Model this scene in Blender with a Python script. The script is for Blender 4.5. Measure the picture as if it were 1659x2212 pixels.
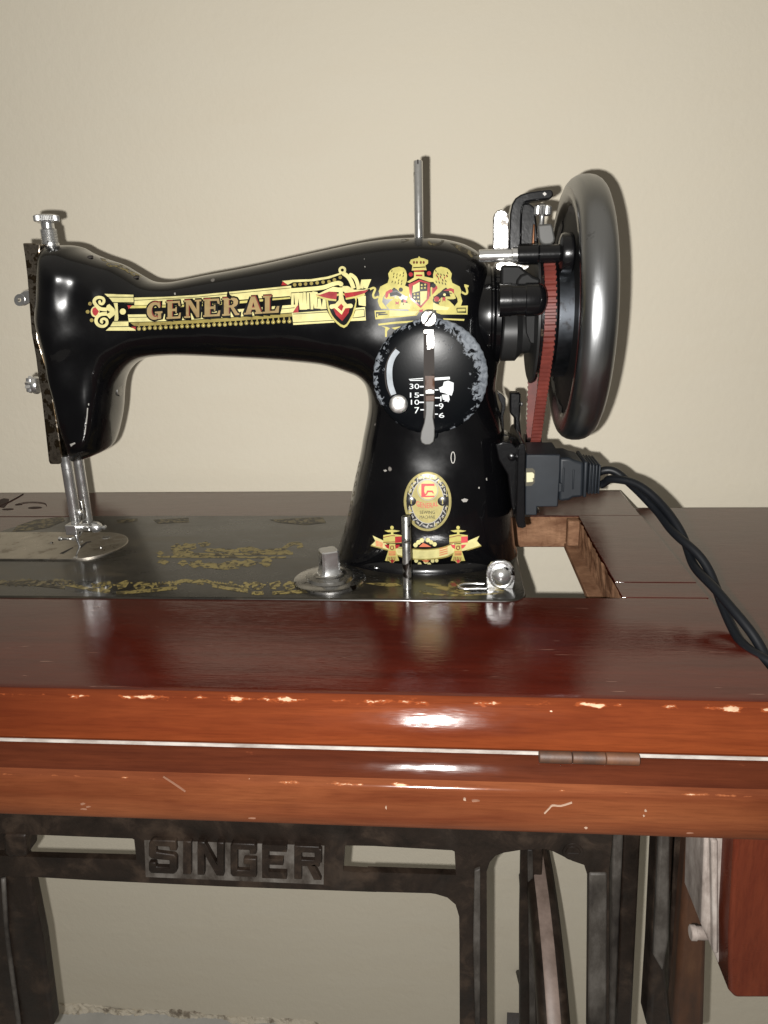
import bpy, bmesh, math, random
import numpy as np
from mathutils import Vector, Matrix
from mathutils.bvhtree import BVHTree
from mathutils.geometry import delaunay_2d_cdt
random.seed(7)
np.random.seed(7)
for o in list(bpy.data.objects): bpy.data.objects.remove(o)
scene = bpy.context.scene
COL = scene.collection

# ------------------------------------------------------------------ camera, world, flash, exposure
# lengths in millimetres; the tabletop is z = 0 in these numbers, TOP above the floor in the scene
TOP = 760.0
CAM = np.array([-50.65, -432.64, 195.70]); YAW, PITCH, ROLL, FPX = 0.0899, 0.3030, -0.0289, 1599.76
W, H = 1659.0, 2212.0
def _axes():
    cy, sy, cp, sp = math.cos(YAW), math.sin(YAW), math.cos(PITCH), math.sin(PITCH)
    f = np.array([-sy*cp, cy*cp, -sp]); r = np.array([cy, sy, 0.0]); u = np.cross(r, f)
    c, s = math.cos(ROLL), math.sin(ROLL)
    return c*r+s*u, -s*r+c*u, f
AR, AU, AF = _axes()
def wm(p): return Vector((p[0]/1000, p[1]/1000, (p[2]+TOP)/1000))
cam_d = bpy.data.cameras.new('camera'); cam = bpy.data.objects.new('camera', cam_d); COL.objects.link(cam)
cam_d.sensor_fit = 'VERTICAL'; cam_d.sensor_height = 36.0; cam_d.lens = FPX/H*36.0
cam_d.clip_start = 0.01; cam_d.clip_end = 50
m = Matrix.Identity(4)
for i in range(3): m[i][0], m[i][1], m[i][2] = AR[i], AU[i], -AF[i]
m.translation = wm(CAM); cam.matrix_world = m
scene.camera = cam

world = bpy.data.worlds.new('World'); scene.world = world; world.use_nodes = True
bg = world.node_tree.nodes['Background']
wt = world.node_tree; wg = wt.nodes.new('ShaderNodeNewGeometry'); wsx = wt.nodes.new('ShaderNodeSeparateXYZ'); wr = wt.nodes.new('ShaderNodeValToRGB')
wt.links.new(wg.outputs['Normal'], wsx.inputs[0])      # dim room: floor, walls, ceiling that returns some of the flash
wmr = wt.nodes.new('ShaderNodeMapRange'); wmr.inputs[1].default_value = 1; wmr.inputs[2].default_value = -1
wt.links.new(wsx.outputs[2], wmr.inputs[0]); wt.links.new(wmr.outputs[0], wr.inputs[0])
el = wr.color_ramp.elements; el[0].position = .0; el[0].color = (.05,.045,.038,1); el[1].position = 1; el[1].color = (.46,.43,.375,1)
e_ = el.new(.46); e_.color = (.055,.052,.047,1); e_ = el.new(.62); e_.color = (.14,.13,.112,1)
wt.links.new(wr.outputs[0], bg.inputs['Color']); bg.inputs['Strength'].default_value = 1.0

fl = bpy.data.lights.new('phone_flash', 'POINT'); fl.energy = 23.0; fl.shadow_soft_size = 0.0028
fl.color = (1.0, 0.98, 0.945)
flo = bpy.data.objects.new('phone_flash', fl); COL.objects.link(flo)
flo.location = wm(CAM - 17*AR - 9*AU)

scene.view_settings.view_transform = 'Standard'; scene.view_settings.look = 'None'
scene.view_settings.exposure = 0.0; scene.view_settings.gamma = 1.0
scene.render.engine = 'CYCLES'

# ------------------------------------------------------------------ measuring helpers
def ray(u, v): return AF + (u-W/2)/FPX*AR + (H/2-v)/FPX*AU
def PY(u, v, y):
    d = ray(u, v); return CAM + d*((y-CAM[1])/d[1])
def PZ(u, v, z=0.0):
    d = ray(u, v); return CAM + d*((z-CAM[2])/d[2])
def PX(u, v, x):
    d = ray(u, v); return CAM + d*((x-CAM[0])/d[0])
REG = dict(R1=(0,800,800,1609), R2=(300,1000,1550,1659), R3=(1400,950,2000,1659), R4=(1400,1200,2050,1659),
           R5=(1800,600,2560,1659), R6=(1800,1300,2560,1659), R7=(1200,1800,2100,1659), R8=(0,1800,1300,1659),
           Q1=(1900,1900,3060,1659), Q2=(0,2300,1500,1659), Q3=(1500,2300,3060,1659), Q4=(0,3200,1500,1659),
           Q5=(1500,3200,3060,1659), Q6=(200,1750,600,1475), Q7=(1550,1850,1850,1659), Q8=(400,3300,1400,1659),
           D1=(1880,700,2330,1659), D2=(1880,1100,2330,1659), D3=(1950,1500,2450,1659), D4=(300,1130,1000,1659),
           D5=(950,1030,1550,1659), D6=(2300,1900,3060,1659))
K = 3060/1659
def Z(n, x, y):
    a, b, c, w = REG[n]; s = (c-a)/w
    return ((a+x*s)/K, (b+y*s)/K)
def ZL(n, pts): return [Z(n, *p) for p in pts]

# ------------------------------------------------------------------ materials
def mat(name, base=(.5,.5,.5), rough=.5, metal=0.0, coat=0.0, coat_r=.1, spec=.5):
    M = bpy.data.materials.new(name); M.use_nodes = True
    b = M.node_tree.nodes['Principled BSDF']
    b.inputs['Base Color'].default_value = (*base, 1); b.inputs['Roughness'].default_value = rough
    b.inputs['Metallic'].default_value = metal; b.inputs['Coat Weight'].default_value = coat
    b.inputs['Coat Roughness'].default_value = coat_r; b.inputs['Specular IOR Level'].default_value = spec
    return M
class NT:
    def __init__(s, M):
        s.t = M.node_tree; s.n = s.t.nodes; s.l = s.t.links; s.b = s.n['Principled BSDF']
    def new(s, k, **kw):
        x = s.n.new(k)
        for a, v in kw.items(): setattr(x, a, v)
        return x
    def pos(s, scale=(1,1,1)):
        g = s.new('ShaderNodeNewGeometry'); mp = s.new('ShaderNodeMapping')
        mp.inputs['Scale'].default_value = scale; s.l.new(g.outputs['Position'], mp.inputs['Vector']); return mp.outputs[0]
    def noise(s, vec, scale, detail=6, rough=.6, dist=0.0):
        x = s.new('ShaderNodeTexNoise'); x.inputs['Scale'].default_value = scale; x.inputs['Detail'].default_value = detail
        x.inputs['Roughness'].default_value = rough; x.inputs['Distortion'].default_value = dist
        s.l.new(vec, x.inputs['Vector']); return x.outputs['Fac']
    def ramp(s, fac, stops):
        x = s.new('ShaderNodeValToRGB'); e = x.color_ramp.elements
        while len(e) < len(stops): e.new(.5)
        for i, (p, c) in enumerate(stops):
            e[i].position = p; e[i].color = (*c, 1) if len(c) == 3 else c
        s.l.new(fac, x.inputs[0]); return x.outputs[0]
    def mix(s, fac, a, b):
        x = s.new('ShaderNodeMix', data_type='RGBA')
        s.put(fac, x.inputs[0]); s.put(a, x.inputs[6]); s.put(b, x.inputs[7]); return x.outputs[2]
    def math(s, op, a, b=0.0):
        x = s.new('ShaderNodeMath', operation=op); s.put(a, x.inputs[0]); s.put(b, x.inputs[1]); return x.outputs[0]
    def put(s, v, sock):
        if isinstance(v, (int, float)): sock.default_value = v
        elif isinstance(v, tuple): sock.default_value = (*v, 1) if len(v) == 3 else v
        else: s.l.new(v, sock)
    def maprange(s, v, a, b, c=0.0, d=1.0):
        x = s.new('ShaderNodeMapRange'); s.put(v, x.inputs[0])
        for i, q in enumerate((a, b, c, d)): x.inputs[i+1].default_value = q
        return x.outputs[0]
    def bump(s, h, strength=.2, dist=.001, coat=False):
        x = s.new('ShaderNodeBump'); x.inputs['Strength'].default_value = strength; x.inputs['Distance'].default_value = dist
        s.l.new(h, x.inputs['Height']); s.l.new(x.outputs[0], s.b.inputs['Normal'])
        if coat: s.l.new(x.outputs[0], s.b.inputs['Coat Normal'])
    def sep(s):
        g = s.new('ShaderNodeNewGeometry'); x = s.new('ShaderNodeSeparateXYZ'); s.l.new(g.outputs['Position'], x.inputs[0])
        return x.outputs
def c255(r, g, b):
    f = lambda c: (c/255/12.92) if c <= 10 else ((c/255+.055)/1.055)**2.4
    return (f(r), f(g), f(b))

# wall paint
WALL = mat('wall_paint', (.60,.54,.43), .75, spec=.25); n = NT(WALL)
v = n.pos(); c1 = n.noise(v, 2.2, 4); c2 = n.noise(n.pos((1.2,1,5)), 9, 5)
n.put(n.mix(n.maprange(c2, .3, .7), n.mix(n.maprange(c1,.3,.7), (.608,.558,.455), (.566,.512,.412)), (.588,.540,.442)), n.b.inputs['Base Color'])
n.bump(n.math('ADD', n.noise(v, 130, 4), n.math('MULTIPLY', n.noise(n.pos((.6,1,2.5)), 6, 3), 2.2)), .16, .003)
FLOOR = mat('floor_tile', (.42,.45,.45), .35); n = NT(FLOOR)
n.put(n.ramp(n.noise(n.pos(), 14, 6), [(.3,(.34,.335,.315)),(.7,(.46,.455,.43))]), n.b.inputs['Base Color'])
PLAST = mat('crumbled_plaster', (.55,.5,.42), .9); n = NT(PLAST)
n.put(n.ramp(n.noise(n.pos(), 60, 6), [(.36,(.20,.165,.125)),(.46,(.50,.45,.36)),(.7,(.56,.51,.42))]), n.b.inputs['Base Color']); n.bump(n.noise(n.pos(),120,5), .6, .003)

def wood(name, dark, light, grain=(1.0,14,14), rough=.42, coat=.85, coat_r=.13, wear=None, stain=.4, cior=1.5, bmp=.055, scuff=0.0, fine=1.0):
    M = mat(name, light, rough, coat=coat, coat_r=coat_r, spec=.0); n = NT(M); n.b.inputs['Coat IOR'].default_value = cior
    g1 = n.noise(n.pos(grain), 7, 8, .62, .6); g2 = n.noise(n.pos((grain[0]*3,grain[1]*4,grain[2]*4)), 18, 6, .6)
    col = n.ramp(g1, [(.28,dark),(.72,light)])
    col = n.mix(n.math('MULTIPLY', n.maprange(g2,.45,.75), .35), col, tuple(c*.45 for c in dark))
    cl = n.noise(n.pos(), 5, 5, .6, .3)
    col = n.mix(n.math('MULTIPLY', n.maprange(cl,.5,.75), stain), col, tuple(c*.55 for c in dark))
    if wear:   # flaked varnish: pale specks, denser along one arris (z band) of the board
        zc, zw, dens = wear
        X = n.sep(); band = n.maprange(n.math('ABSOLUTE', n.math('SUBTRACT', X[2], (zc+TOP)/1000)), 0, zw/1000, 1, 0)
        nn = n.noise(n.pos((1,2.4,2.4)), 75, 4, .65); lo = n.noise(n.pos((1,.2,.2)), 4.2, 3)
        q = n.math('ADD', n.math('MULTIPLY', band, .20), n.math('ADD', n.math('MULTIPLY', nn, .75), n.math('MULTIPLY', lo, .38)))
        msk = n.maprange(q, dens, dens+.02)
        col = n.mix(n.maprange(q, dens-.06, dens-.015), col, tuple(min(1,c*1.2) for c in light))
        col = n.mix(msk, col, n.ramp(nn, [(.4,(.13,.060,.032)),(.72,(.36,.25,.165))]))
        sp = n.noise(n.pos((1,1.5,1.5)), 170, 2, .5)
        col = n.mix(n.maprange(sp, .80, .82), col, (.40,.27,.19))
    if scuff:
        sf = n.noise(n.pos((1,16,4)), 46, 3, .5); sg = n.noise(n.pos(), 7, 3)
        col = n.mix(n.math('MULTIPLY', n.maprange(n.math('ADD', sf, n.math('MULTIPLY', sg, .25)), .845, .90), scuff), col, (.16,.09,.065))
    n.put(col, n.b.inputs['Base Color'])
    sm = n.noise(n.pos((1,4,4)), 16, 5)
    n.put(n.maprange(sm, .3, .75, coat_r*.75, coat_r*1.6), n.b.inputs['Coat Roughness'])
    n.bump(n.math('ADD', n.math('ADD', n.math('MULTIPLY', n.noise(n.pos((grain[0]*1.5,grain[1]*3,grain[2]*3)), 40, 5), fine), n.math('MULTIPLY', n.noise(n.pos((1,2,2)), 30, 2), 2.2)), n.math('MULTIPLY', n.noise(n.pos((1,4,4)), 75, 2, .5), .35+.65*fine)), bmp, .0009, True)
    return M
WTOP = wood('mahogany_top', (.029,.0040,.0022), (.053,.0077,.0038), coat_r=.07, coat=1.0, cior=1.62, bmp=.085, scuff=.8, stain=.5)
WFRONT = wood('mahogany_edge', (.060,.0112,.0040), (.116,.0265,.0080), coat_r=.10, coat=.3, bmp=.17, fine=.10, wear=(-2.4,2.4,.805), stain=.7)
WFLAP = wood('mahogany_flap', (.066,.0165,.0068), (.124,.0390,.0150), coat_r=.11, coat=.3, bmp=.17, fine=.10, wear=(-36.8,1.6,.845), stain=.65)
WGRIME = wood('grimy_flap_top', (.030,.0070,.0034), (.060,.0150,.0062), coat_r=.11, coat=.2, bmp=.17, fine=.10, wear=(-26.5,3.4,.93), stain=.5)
WRAW = wood('raw_edge_wood', (.10,.045,.025), (.30,.17,.10), grain=(5,5,14), coat=.1, coat_r=.4, rough=.7, stain=.8)
WDRAW = wood('drawer_wood', (.078,.0140,.0070), (.132,.029,.0125), grain=(12,12,1.5), coat=.4, coat_r=.3, stain=.3)
DUST = mat('pale_dust', (.60,.55,.50), .95, spec=.1); n = NT(DUST); n.put(n.ramp(n.noise(n.pos((1,3,3)), 60, 5), [(.3,(.15,.125,.11)),(.6,(.31,.285,.26))]), n.b.inputs['Base Color'])
DKWOOD = mat('bare_dark_wood', (.018,.007,.005), .6, spec=.2)
SCUFFM = mat('pale_scuffed_varnish', (.24,.165,.12), .7, spec=.15)
SCUFFD = mat('dim_scuffed_varnish', (.15,.075,.048), .6, spec=.15)
HOLEB = mat('dark_hole', (.012,.008,.006), .8)

ENAM = mat('black_enamel', (.0015,.0015,.0017), .22, coat=.55, coat_r=.05, spec=.22); n = NT(ENAM)
e1 = n.noise(n.pos(), 38, 6, .6); e2 = n.noise(n.pos(), 150, 4)
n.put(n.ramp(n.math('MULTIPLY', n.noise(n.pos(), 62, 2, .4), 1.0), [(0,(.0013,.0013,.0016)),(.765,(.0018,.0018,.0022)),(.785,(.12,.11,.10))]), n.b.inputs['Base Color'])
n.put(n.maprange(e1, .3, .75, .16, .32), n.b.inputs['Roughness']); n.put(n.maprange(e1, .35, .7, .03, .085), n.b.inputs['Coat Roughness'])
n.bump(n.math('ADD', n.noise(n.pos(), 55, 3), n.math('MULTIPLY', e2, .35)), .055, .0007, True)
BEDM = mat('worn_bed_enamel', (.02,.018,.015), .3, coat=.3, coat_r=.09, spec=.25); n = NT(BEDM)
b1 = n.noise(n.pos((1,1.6,1)), 20, 8, .62, .4); b2 = n.noise(n.pos((1,1.3,1)), 9, 4)
n.put(n.mix(n.math('MULTIPLY', n.maprange(b2,.46,.66), .8), n.ramp(b1, [(.33,(.004,.004,.0035)),(.55,(.016,.0135,.0095)),(.72,(.050,.038,.022))]), (.005,.005,.005)), n.b.inputs['Base Color'])
n.put(n.maprange(b1,.3,.7,.20,.42), n.b.inputs['Roughness']); n.put(n.maprange(b1,.3,.7,.07,.16), n.b.inputs['Coat Roughness'])
n.bump(n.noise(n.pos(), 120, 4), .05, .0006, True)

def metal(name, base, rough, pit=.0, pitcol=(.02,.015,.012), scale=90, bump=.06, mt=1.0):
    M = mat(name, base, rough, metal=mt); n = NT(M)
    q = n.noise(n.pos(), scale, 6, .62)
    if pit: n.put(n.mix(n.maprange(q, 1-pit-.05, 1-pit), base, pitcol), n.b.inputs['Base Color'])
    n.put(n.maprange(q, .3, .75, rough*.7, rough*1.6), n.b.inputs['Roughness'])
    n.bump(q, bump, .0008); return M
CHROME = metal('nickel_plate', (.66,.66,.655), .22, pit=.34, mt=.94)
CHROMEB = metal('scuffed_nickel', (.62,.61,.59), .36, pit=.40, pitcol=(.12,.11,.10), scale=170, bump=.5)
STEEL = metal('worn_steel', (.40,.395,.38), .28, pit=.42, scale=120, mt=.95)
PLATE = metal('slide_plate_steel', (.34,.31,.265), .33, pit=.40, pitcol=(.24,.21,.17), scale=70)
RIM = metal('handwheel_steel', (.27,.275,.28), .33, pit=.30, pitcol=(.20,.202,.205), scale=110, bump=.02)
n = NT(RIM); n.put(n.maprange(n.noise(n.pos((14,1,1)), 16, 5), .3, .7, .27, .37), n.b.inputs['Roughness'])
ETCH = metal('etched_face_plate', (.30,.26,.21), .30, pit=.47, pitcol=(.05,.035,.02), scale=160, bump=.35)
DCHR = metal('dark_nickel', (.30,.295,.285), .24, pit=.36, scale=110)
DULL = mat('dull_grey_steel', (.050,.049,.046), .5, spec=.35)
DRUM = metal('blued_drum_steel', (.055,.06,.068), .38, pit=.40, pitcol=(.03,.03,.032), scale=50)
MATTE = mat('grimy_matte_black', (.005,.005,.005), .6, spec=.15)
GREYM = mat('gunmetal_bushing', (.012,.012,.012), .4, metal=.0, spec=.3)
BLKP = mat('black_bracket_paint', (.002,.002,.0025), .25, coat=.35, coat_r=.1, spec=.25); n = NT(BLKP)
n.put(n.ramp(n.noise(n.pos(), 90, 5), [(0,(.002,.002,.0025)),(.68,(.003,.003,.0034)),(.74,(.045,.032,.022))]), n.b.inputs['Base Color']); n.bump(n.noise(n.pos(),160,4), .12, .001, True)
PLUGM = mat('black_plug_plastic', (.008,.010,.013), .5, spec=.3); n = NT(PLUGM); n.bump(n.noise(n.pos(),60,4), .06, .001)
n.put(n.ramp(n.noise(n.pos(),45,5), [(.35,(.007,.009,.012)),(.7,(.012,.015,.019))]), n.b.inputs['Base Color'])
CORDM = mat('black_cord_rubber', (.0035,.0042,.0056), .45, spec=.25)
BELTM = mat('red_belt_rubber', (.26,.032,.022), .55); n = NT(BELTM)
n.put(n.ramp(n.noise(n.pos(),80,5), [(.35,(.075,.012,.008)),(.7,(.135,.025,.017))]), n.b.inputs['Base Color'])
AMBER = mat('terminal_label', (.42,.40,.26), .5)
WORN = mat('worn_dial_paint', (.01,.01,.012), .3, coat=.0, spec=.07); n = NT(WORN)
DC = PY(929, 816, 43)
gX = n.sep()
rad = n.math('SQRT', n.math('ADD', n.math('POWER', n.math('SUBTRACT', gX[0], DC[0]/1000), 2), n.math('POWER', n.math('SUBTRACT', gX[2], (DC[2]+TOP)/1000), 2)))
rr = n.maprange(rad, .020, .037, 0, 1)
wn = n.noise(n.pos(), 260, 5, .6, .9); wl = n.noise(n.pos(), 62, 4, .6)
q = n.math('ADD', n.math('ADD', n.math('MULTIPLY', wn, .55), n.math('MULTIPLY', wl, .55)), n.math('MULTIPLY', n.math('POWER', rr, 2.0), .24))
side = n.maprange(gX[0], (DC[0]-8)/1000, (DC[0]+22)/1000, -.035, .095)
low = n.maprange(gX[2], (DC[2]+TOP-25)/1000, (DC[2]+TOP+5)/1000, -.12, 0)
q = n.math('ADD', n.math('ADD', q, side), low)
ms = n.maprange(q, .705, .745)
n.put(n.mix(ms, (.002,.0024,.003), n.ramp(wn, [(.3,(.045,.052,.062)),(.7,(.155,.168,.185))])), n.b.inputs['Base Color'])
n.put(n.maprange(ms, 0, 1, .25, .65), n.b.inputs['Roughness']); n.bump(n.math('ADD', n.math('MULTIPLY', wn, .12), ms), .16, .0006)

def gold(name, base, rough=.38, wear=0.0, metal_=.0, wearcol=(.006,.0055,.004), ws=85):
    M = mat(name, base, rough+.1, metal=metal_, coat=.25, coat_r=.06, spec=.15); n = NT(M)
    q = n.noise(n.pos(), 140, 5, .6)
    c = n.mix(n.maprange(q,.35,.7), tuple(x*.82 for x in base), tuple(min(1,x*1.12) for x in base))
    if wear:
        w = n.noise(n.pos(), ws, 6, .65, .5)
        c = n.mix(n.maprange(w, 1-wear-.06, 1-wear), c, wearcol)
    n.put(c, n.b.inputs['Base Color']); return M
GOLD = gold('gold_transfer', (.36,.32,.10), .42, wear=.30, wearcol=(.30,.25,.07))
GOLDP = gold('pale_gold_transfer', (.46,.42,.19), .42, wear=.28, wearcol=(.42,.37,.13))
GOLDD = gold('dark_gold_transfer', (.20,.16,.045), .42, wear=.36, wearcol=(.10,.07,.02))
GOLDW = gold('worn_gold_transfer', (.18,.14,.046), .42, wear=.44, ws=210, wearcol=(.030,.023,.010))
GOLDV = gold('rubbed_gold_transfer', (.11,.088,.044), .45, wear=.49, wearcol=(.020,.016,.010), ws=170)
TAN = gold('letter_gold', (.23,.165,.075), .42, wear=.35, wearcol=(.20,.11,.05))
RED = mat('red_transfer', (.34,.018,.022), .45, coat=.2, spec=.2); n = NT(RED)
n.put(n.ramp(n.noise(n.pos(),150,4), [(.35,(.16,.007,.010)),(.7,(.30,.022,.024))]), n.b.inputs['Base Color'])
PINK = mat('faded_red_transfer', (.42,.12,.06), .45)
BLACKD = mat('black_transfer_line', (.003,.003,.003), .4, spec=.15)
DKRED = mat('dark_red_shading', (.13,.018,.012), .4)
WHITED = mat('white_numerals', (.5,.52,.53), .5, spec=.2)
CHIP = mat('bare_primer_spot', (.46,.48,.49), .55, spec=.2)
KNOB = metal('scuffed_white_metal', (.80,.79,.77), .42, pit=.36, pitcol=(.25,.24,.22), scale=200, bump=.25)
BRASS = gold('brass_badge', (.30,.26,.11), .33, metal_=.25)
BADGEK = mat('badge_black_enamel', (.012,.012,.012), .3, coat=.4)
SILVER = mat('badge_silver_line', (.26,.25,.23), .45, metal=.2)
LOGOR = mat('badge_red', (.40,.045,.05), .4)
IRON = mat('rusty_cast_iron', (.02,.015,.012), .5, spec=.32); n = NT(IRON)
i1 = n.noise(n.pos(), 32, 8, .65, .5); i2 = n.noise(n.pos((1,1,.35)), 11, 5); g = n.new('ShaderNodeNewGeometry')
sx = n.new('ShaderNodeSeparateXYZ'); n.l.new(g.outputs['Normal'], sx.inputs[0])
c = n.ramp(i1, [(.3,(.0045,.0028,.0019)),(.52,(.016,.0098,.0066)),(.70,(.046,.030,.020))])
c = n.mix(n.math('MULTIPLY', n.maprange(i2,.52,.72), .5), c, (.040,.034,.029))
n.put(c, n.b.inputs['Base Color']); n.put(n.maprange(i1,.3,.7,.36,.62), n.b.inputs['Roughness']); n.bump(n.math('ADD', n.noise(n.pos(),85,6,.65), i1), .32, .0016)
IRONG = mat('dusty_iron', (.09,.08,.07), .6); n = NT(IRONG)
n.put(n.ramp(n.noise(n.pos((1,1,.5)), 40, 8, .65), [(.34,(.012,.0085,.0066)),(.5,(.045,.038,.032)),(.72,(.115,.104,.093))]), n.b.inputs['Base Color']); n.bump(n.noise(n.pos(),90,5), .3, .0015)
DUSTG = mat('letter_dust', (.1,.1,.1), .8, spec=.1); n = NT(DUSTG)
n.put(n.ramp(n.noise(n.pos((1,1,.5)), 55, 7, .65), [(.34,(.030,.023,.018)),(.5,(.085,.074,.064)),(.7,(.17,.155,.14))]), n.b.inputs['Base Color'])
IRONP = mat('wheel_lit_band', (.22,.16,.13), .5); n = NT(IRONP)  # paler pinkish iron, paints the lit strip of the flywheel rim
n.put(n.ramp(n.noise(n.pos((1,1,.25)), 50, 7, .65), [(.3,(.12,.085,.068)),(.7,(.26,.195,.165))]), n.b.inputs['Base Color'])
RUST = mat('rusty_brown_iron', (.07,.03,.015), .6); n = NT(RUST)
n.put(n.ramp(n.noise(n.pos((1,1,.3)), 35, 7, .65), [(.3,(.016,.009,.006)),(.55,(.065,.026,.011)),(.75,(.11,.05,.022))]), n.b.inputs['Base Color']); n.bump(n.noise(n.pos(),80,5), .25, .0015)
CHALK = mat('whitish_bracket', (.40,.35,.31), .7); n = NT(CHALK)
n.put(n.ramp(n.noise(n.pos((1,1,.4)), 60, 7, .65), [(.32,(.13,.10,.085)),(.52,(.33,.28,.25)),(.75,(.55,.50,.46))]), n.b.inputs['Base Color'])

# ------------------------------------------------------------------ mesh helpers
ORIG = {}
def empty(name, loc, label, cat, group=None):
    o = bpy.data.objects.new(name, None); COL.objects.link(o); o.location = wm(loc); o.empty_display_size = .02
    o['label'] = label; o['category'] = cat
    if group: o['group'] = group
    ORIG[o] = np.array(loc, float); return o
def build(name, V, F, material, parent=None, smooth=False, bevel=0, label=None, angle=None, seg=2, kind=None, cat=None):
    me = bpy.data.meshes.new(name); base = ORIG.get(parent, None)
    V = np.asarray(V, float)
    if base is None:
        base = V.mean(0) if parent is None else np.zeros(3)
    loc = (V-base)/1000
    me.from_pydata(loc.tolist(), [], [tuple(int(i) for i in f) for f in F]); me.update()
    bm = bmesh.new(); bm.from_mesh(me); bmesh.ops.recalc_face_normals(bm, faces=bm.faces); bm.to_mesh(me); bm.free()
    o = bpy.data.objects.new(name, me); COL.objects.link(o)
    if parent is None: o.location = wm(base)
    else: o.parent = parent
    ORIG[o] = base
    me.materials.append(material)
    if smooth:
        me.polygons.foreach_set('use_smooth', [True]*len(me.polygons))
        if angle: me.set_sharp_from_angle(angle=math.radians(angle))
    if bevel:
        b = o.modifiers.new('Bevel', 'BEVEL'); b.width = bevel/1000; b.segments = seg; b.limit_method = 'ANGLE'; b.angle_limit = math.radians(35)
        b.harden_normals = False
        me.polygons.foreach_set('use_smooth', [True]*len(me.polygons)); me.set_sharp_from_angle(angle=math.radians(40))
    if label: o['label'] = label
    if kind: o['kind'] = kind
    if cat: o['category'] = cat
    return o
class MB:
    def __init__(s): s.V = []; s.F = []
    def add(s, V, F):
        k = len(s.V); s.V += [list(map(float, p)) for p in V]; s.F += [[i+k for i in f] for f in F]; return s
    def box(s, x0, x1, y0, y1, z0, z1):
        V = [(x, y, z) for x in (x0,x1) for y in (y0,y1) for z in (z0,z1)]
        return s.add(V, [(0,1,3,2),(4,6,7,5),(0,4,5,1),(2,3,7,6),(0,2,6,4),(1,5,7,3)])
    def lathe(s, o, ax, prof, n=40, cap=True, amp=None):
        ax = np.array(ax, float); ax /= np.linalg.norm(ax); o = np.array(o, float)
        t = np.array([0,0,1.]) if abs(ax[2]) < .9 else np.array([0,1.,0]); a = np.cross(ax, t); a /= np.linalg.norm(a); b = np.cross(ax, a)
        V = []; F = []
        for j, (h, r) in enumerate(prof):
            for i in range(n):
                th = 2*math.pi*i/n; r2 = r
                if amp and amp[0] <= j <= amp[1]: r2 = r*(1+(amp[2] if i % 2 else -amp[2]))
                V.append(o+ax*h+r2*(math.cos(th)*a+math.sin(th)*b))
        for j in range(len(prof)-1):
            for i in range(n):
                F.append((j*n+i, j*n+(i+1) % n, (j+1)*n+(i+1) % n, (j+1)*n+i))
        if cap: F.append(tuple(range(n))[::-1]); F.append(tuple((len(prof)-1)*n+i for i in range(n)))
        return s.add(V, F)
    def tube(s, path, r, n=10, closed=False, cap=True):
        P = np.array(path, float); m_ = len(P); V = []; F = []
        rs = r if hasattr(r, '__len__') else [r]*m_
        T = np.gradient(P, axis=0) if not closed else (np.roll(P,-1,0)-np.roll(P,1,0))
        T /= np.linalg.norm(T, axis=1)[:,None]
        t = np.array([0,0,1.]) if abs(T[0][2]) < .9 else np.array([1.,0,0]); a = np.cross(T[0], t); a /= np.linalg.norm(a)
        for k in range(m_):
            a = a-T[k]*(a@T[k]); a /= np.linalg.norm(a); b = np.cross(T[k], a)
            for i in range(n):
                th = 2*math.pi*i/n; V.append(P[k]+rs[k]*(math.cos(th)*a+math.sin(th)*b))
        rng = m_ if closed else m_-1
        for k in range(rng):
            k2 = (k+1) % m_
            for i in range(n): F.append((k*n+i, k*n+(i+1)%n, k2*n+(i+1)%n, k2*n+i))
        if cap and not closed: F.append(tuple(range(n))[::-1]); F.append(tuple((m_-1)*n+i for i in range(n)))
        return s.add(V, F)
    def prism(s, P0, P1):
        k = len(P0); V = list(P0)+list(P1); F = [tuple(range(k)), tuple(range(2*k-1, k-1, -1))]
        F += [(i, i+k, (i+1)%k+k, (i+1)%k) for i in range(k)]
        return s.add(V, F)
    def pris_y(s, pts, y0, y1):   # outline measured on the plane y0, carried straight back to y1
        P0 = [PY(u, v, y0) for u, v in pts]; return s.prism(P0, [np.array([p[0], y1, p[2]]) for p in P0])
    def out(s, name, material, parent=None, **k): return build(name, s.V, s.F, material, parent, **k)
def arcpts(cx, cy, rx, ry, a0, a1, n): return [(cx+rx*math.cos(math.radians(a0+(a1-a0)*i/n)), cy+ry*math.sin(math.radians(a0+(a1-a0)*i/n))) for i in range(n+1)]
def circ(cx, cy, r, n=12, ry=None): return arcpts(cx, cy, r, ry or r, 0, 360, n)[:-1]
def spline(pts, k=8, closed=False):
    P = np.array(pts, float); n_ = len(P); out = []
    for i in range(n_ if closed else n_-1):
        g = lambda j: P[j % n_] if closed else P[min(max(j,0),n_-1)]
        a, b, c, d = g(i-1), g(i), g(i+1), g(i+2)
        for t in np.arange(k)/k:
            out.append(.5*((2*b)+(-a+c)*t+(2*a-5*b+4*c-d)*t*t+(-a+3*b-3*c+d)*t**3))
    if not closed: out.append(P[-1])
    return [tuple(p) for p in out]
def stroke(pts, w, w1=None):   # one polygon for each straight piece, plus round joints
    out = []; n_ = len(pts)
    ws = [w+(w1-w)*i/max(1,n_-1) if w1 is not None else w for i in range(n_)]
    L = []; Rr = []
    for i in range(n_):
        a = np.array(pts[max(i-1,0)], float); b = np.array(pts[min(i+1,n_-1)], float); d = b-a; d = d/(np.linalg.norm(d)+1e-9); nn = np.array([-d[1], d[0]])
        if 0 < i < n_-1:
            d1 = np.array(pts[i], float)-a; d1 /= np.linalg.norm(d1)+1e-9; cs = max(.5, abs(d1@d)); nn = nn/cs
        L.append(np.array(pts[i])+nn*ws[i]/2); Rr.append(np.array(pts[i])-nn*ws[i]/2)
    for i in range(n_-1): out.append([tuple(L[i]), tuple(L[i+1]), tuple(Rr[i+1]), tuple(Rr[i])])
    return out
def ring(pts, w): return stroke(list(pts)+[pts[0]], w)
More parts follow.
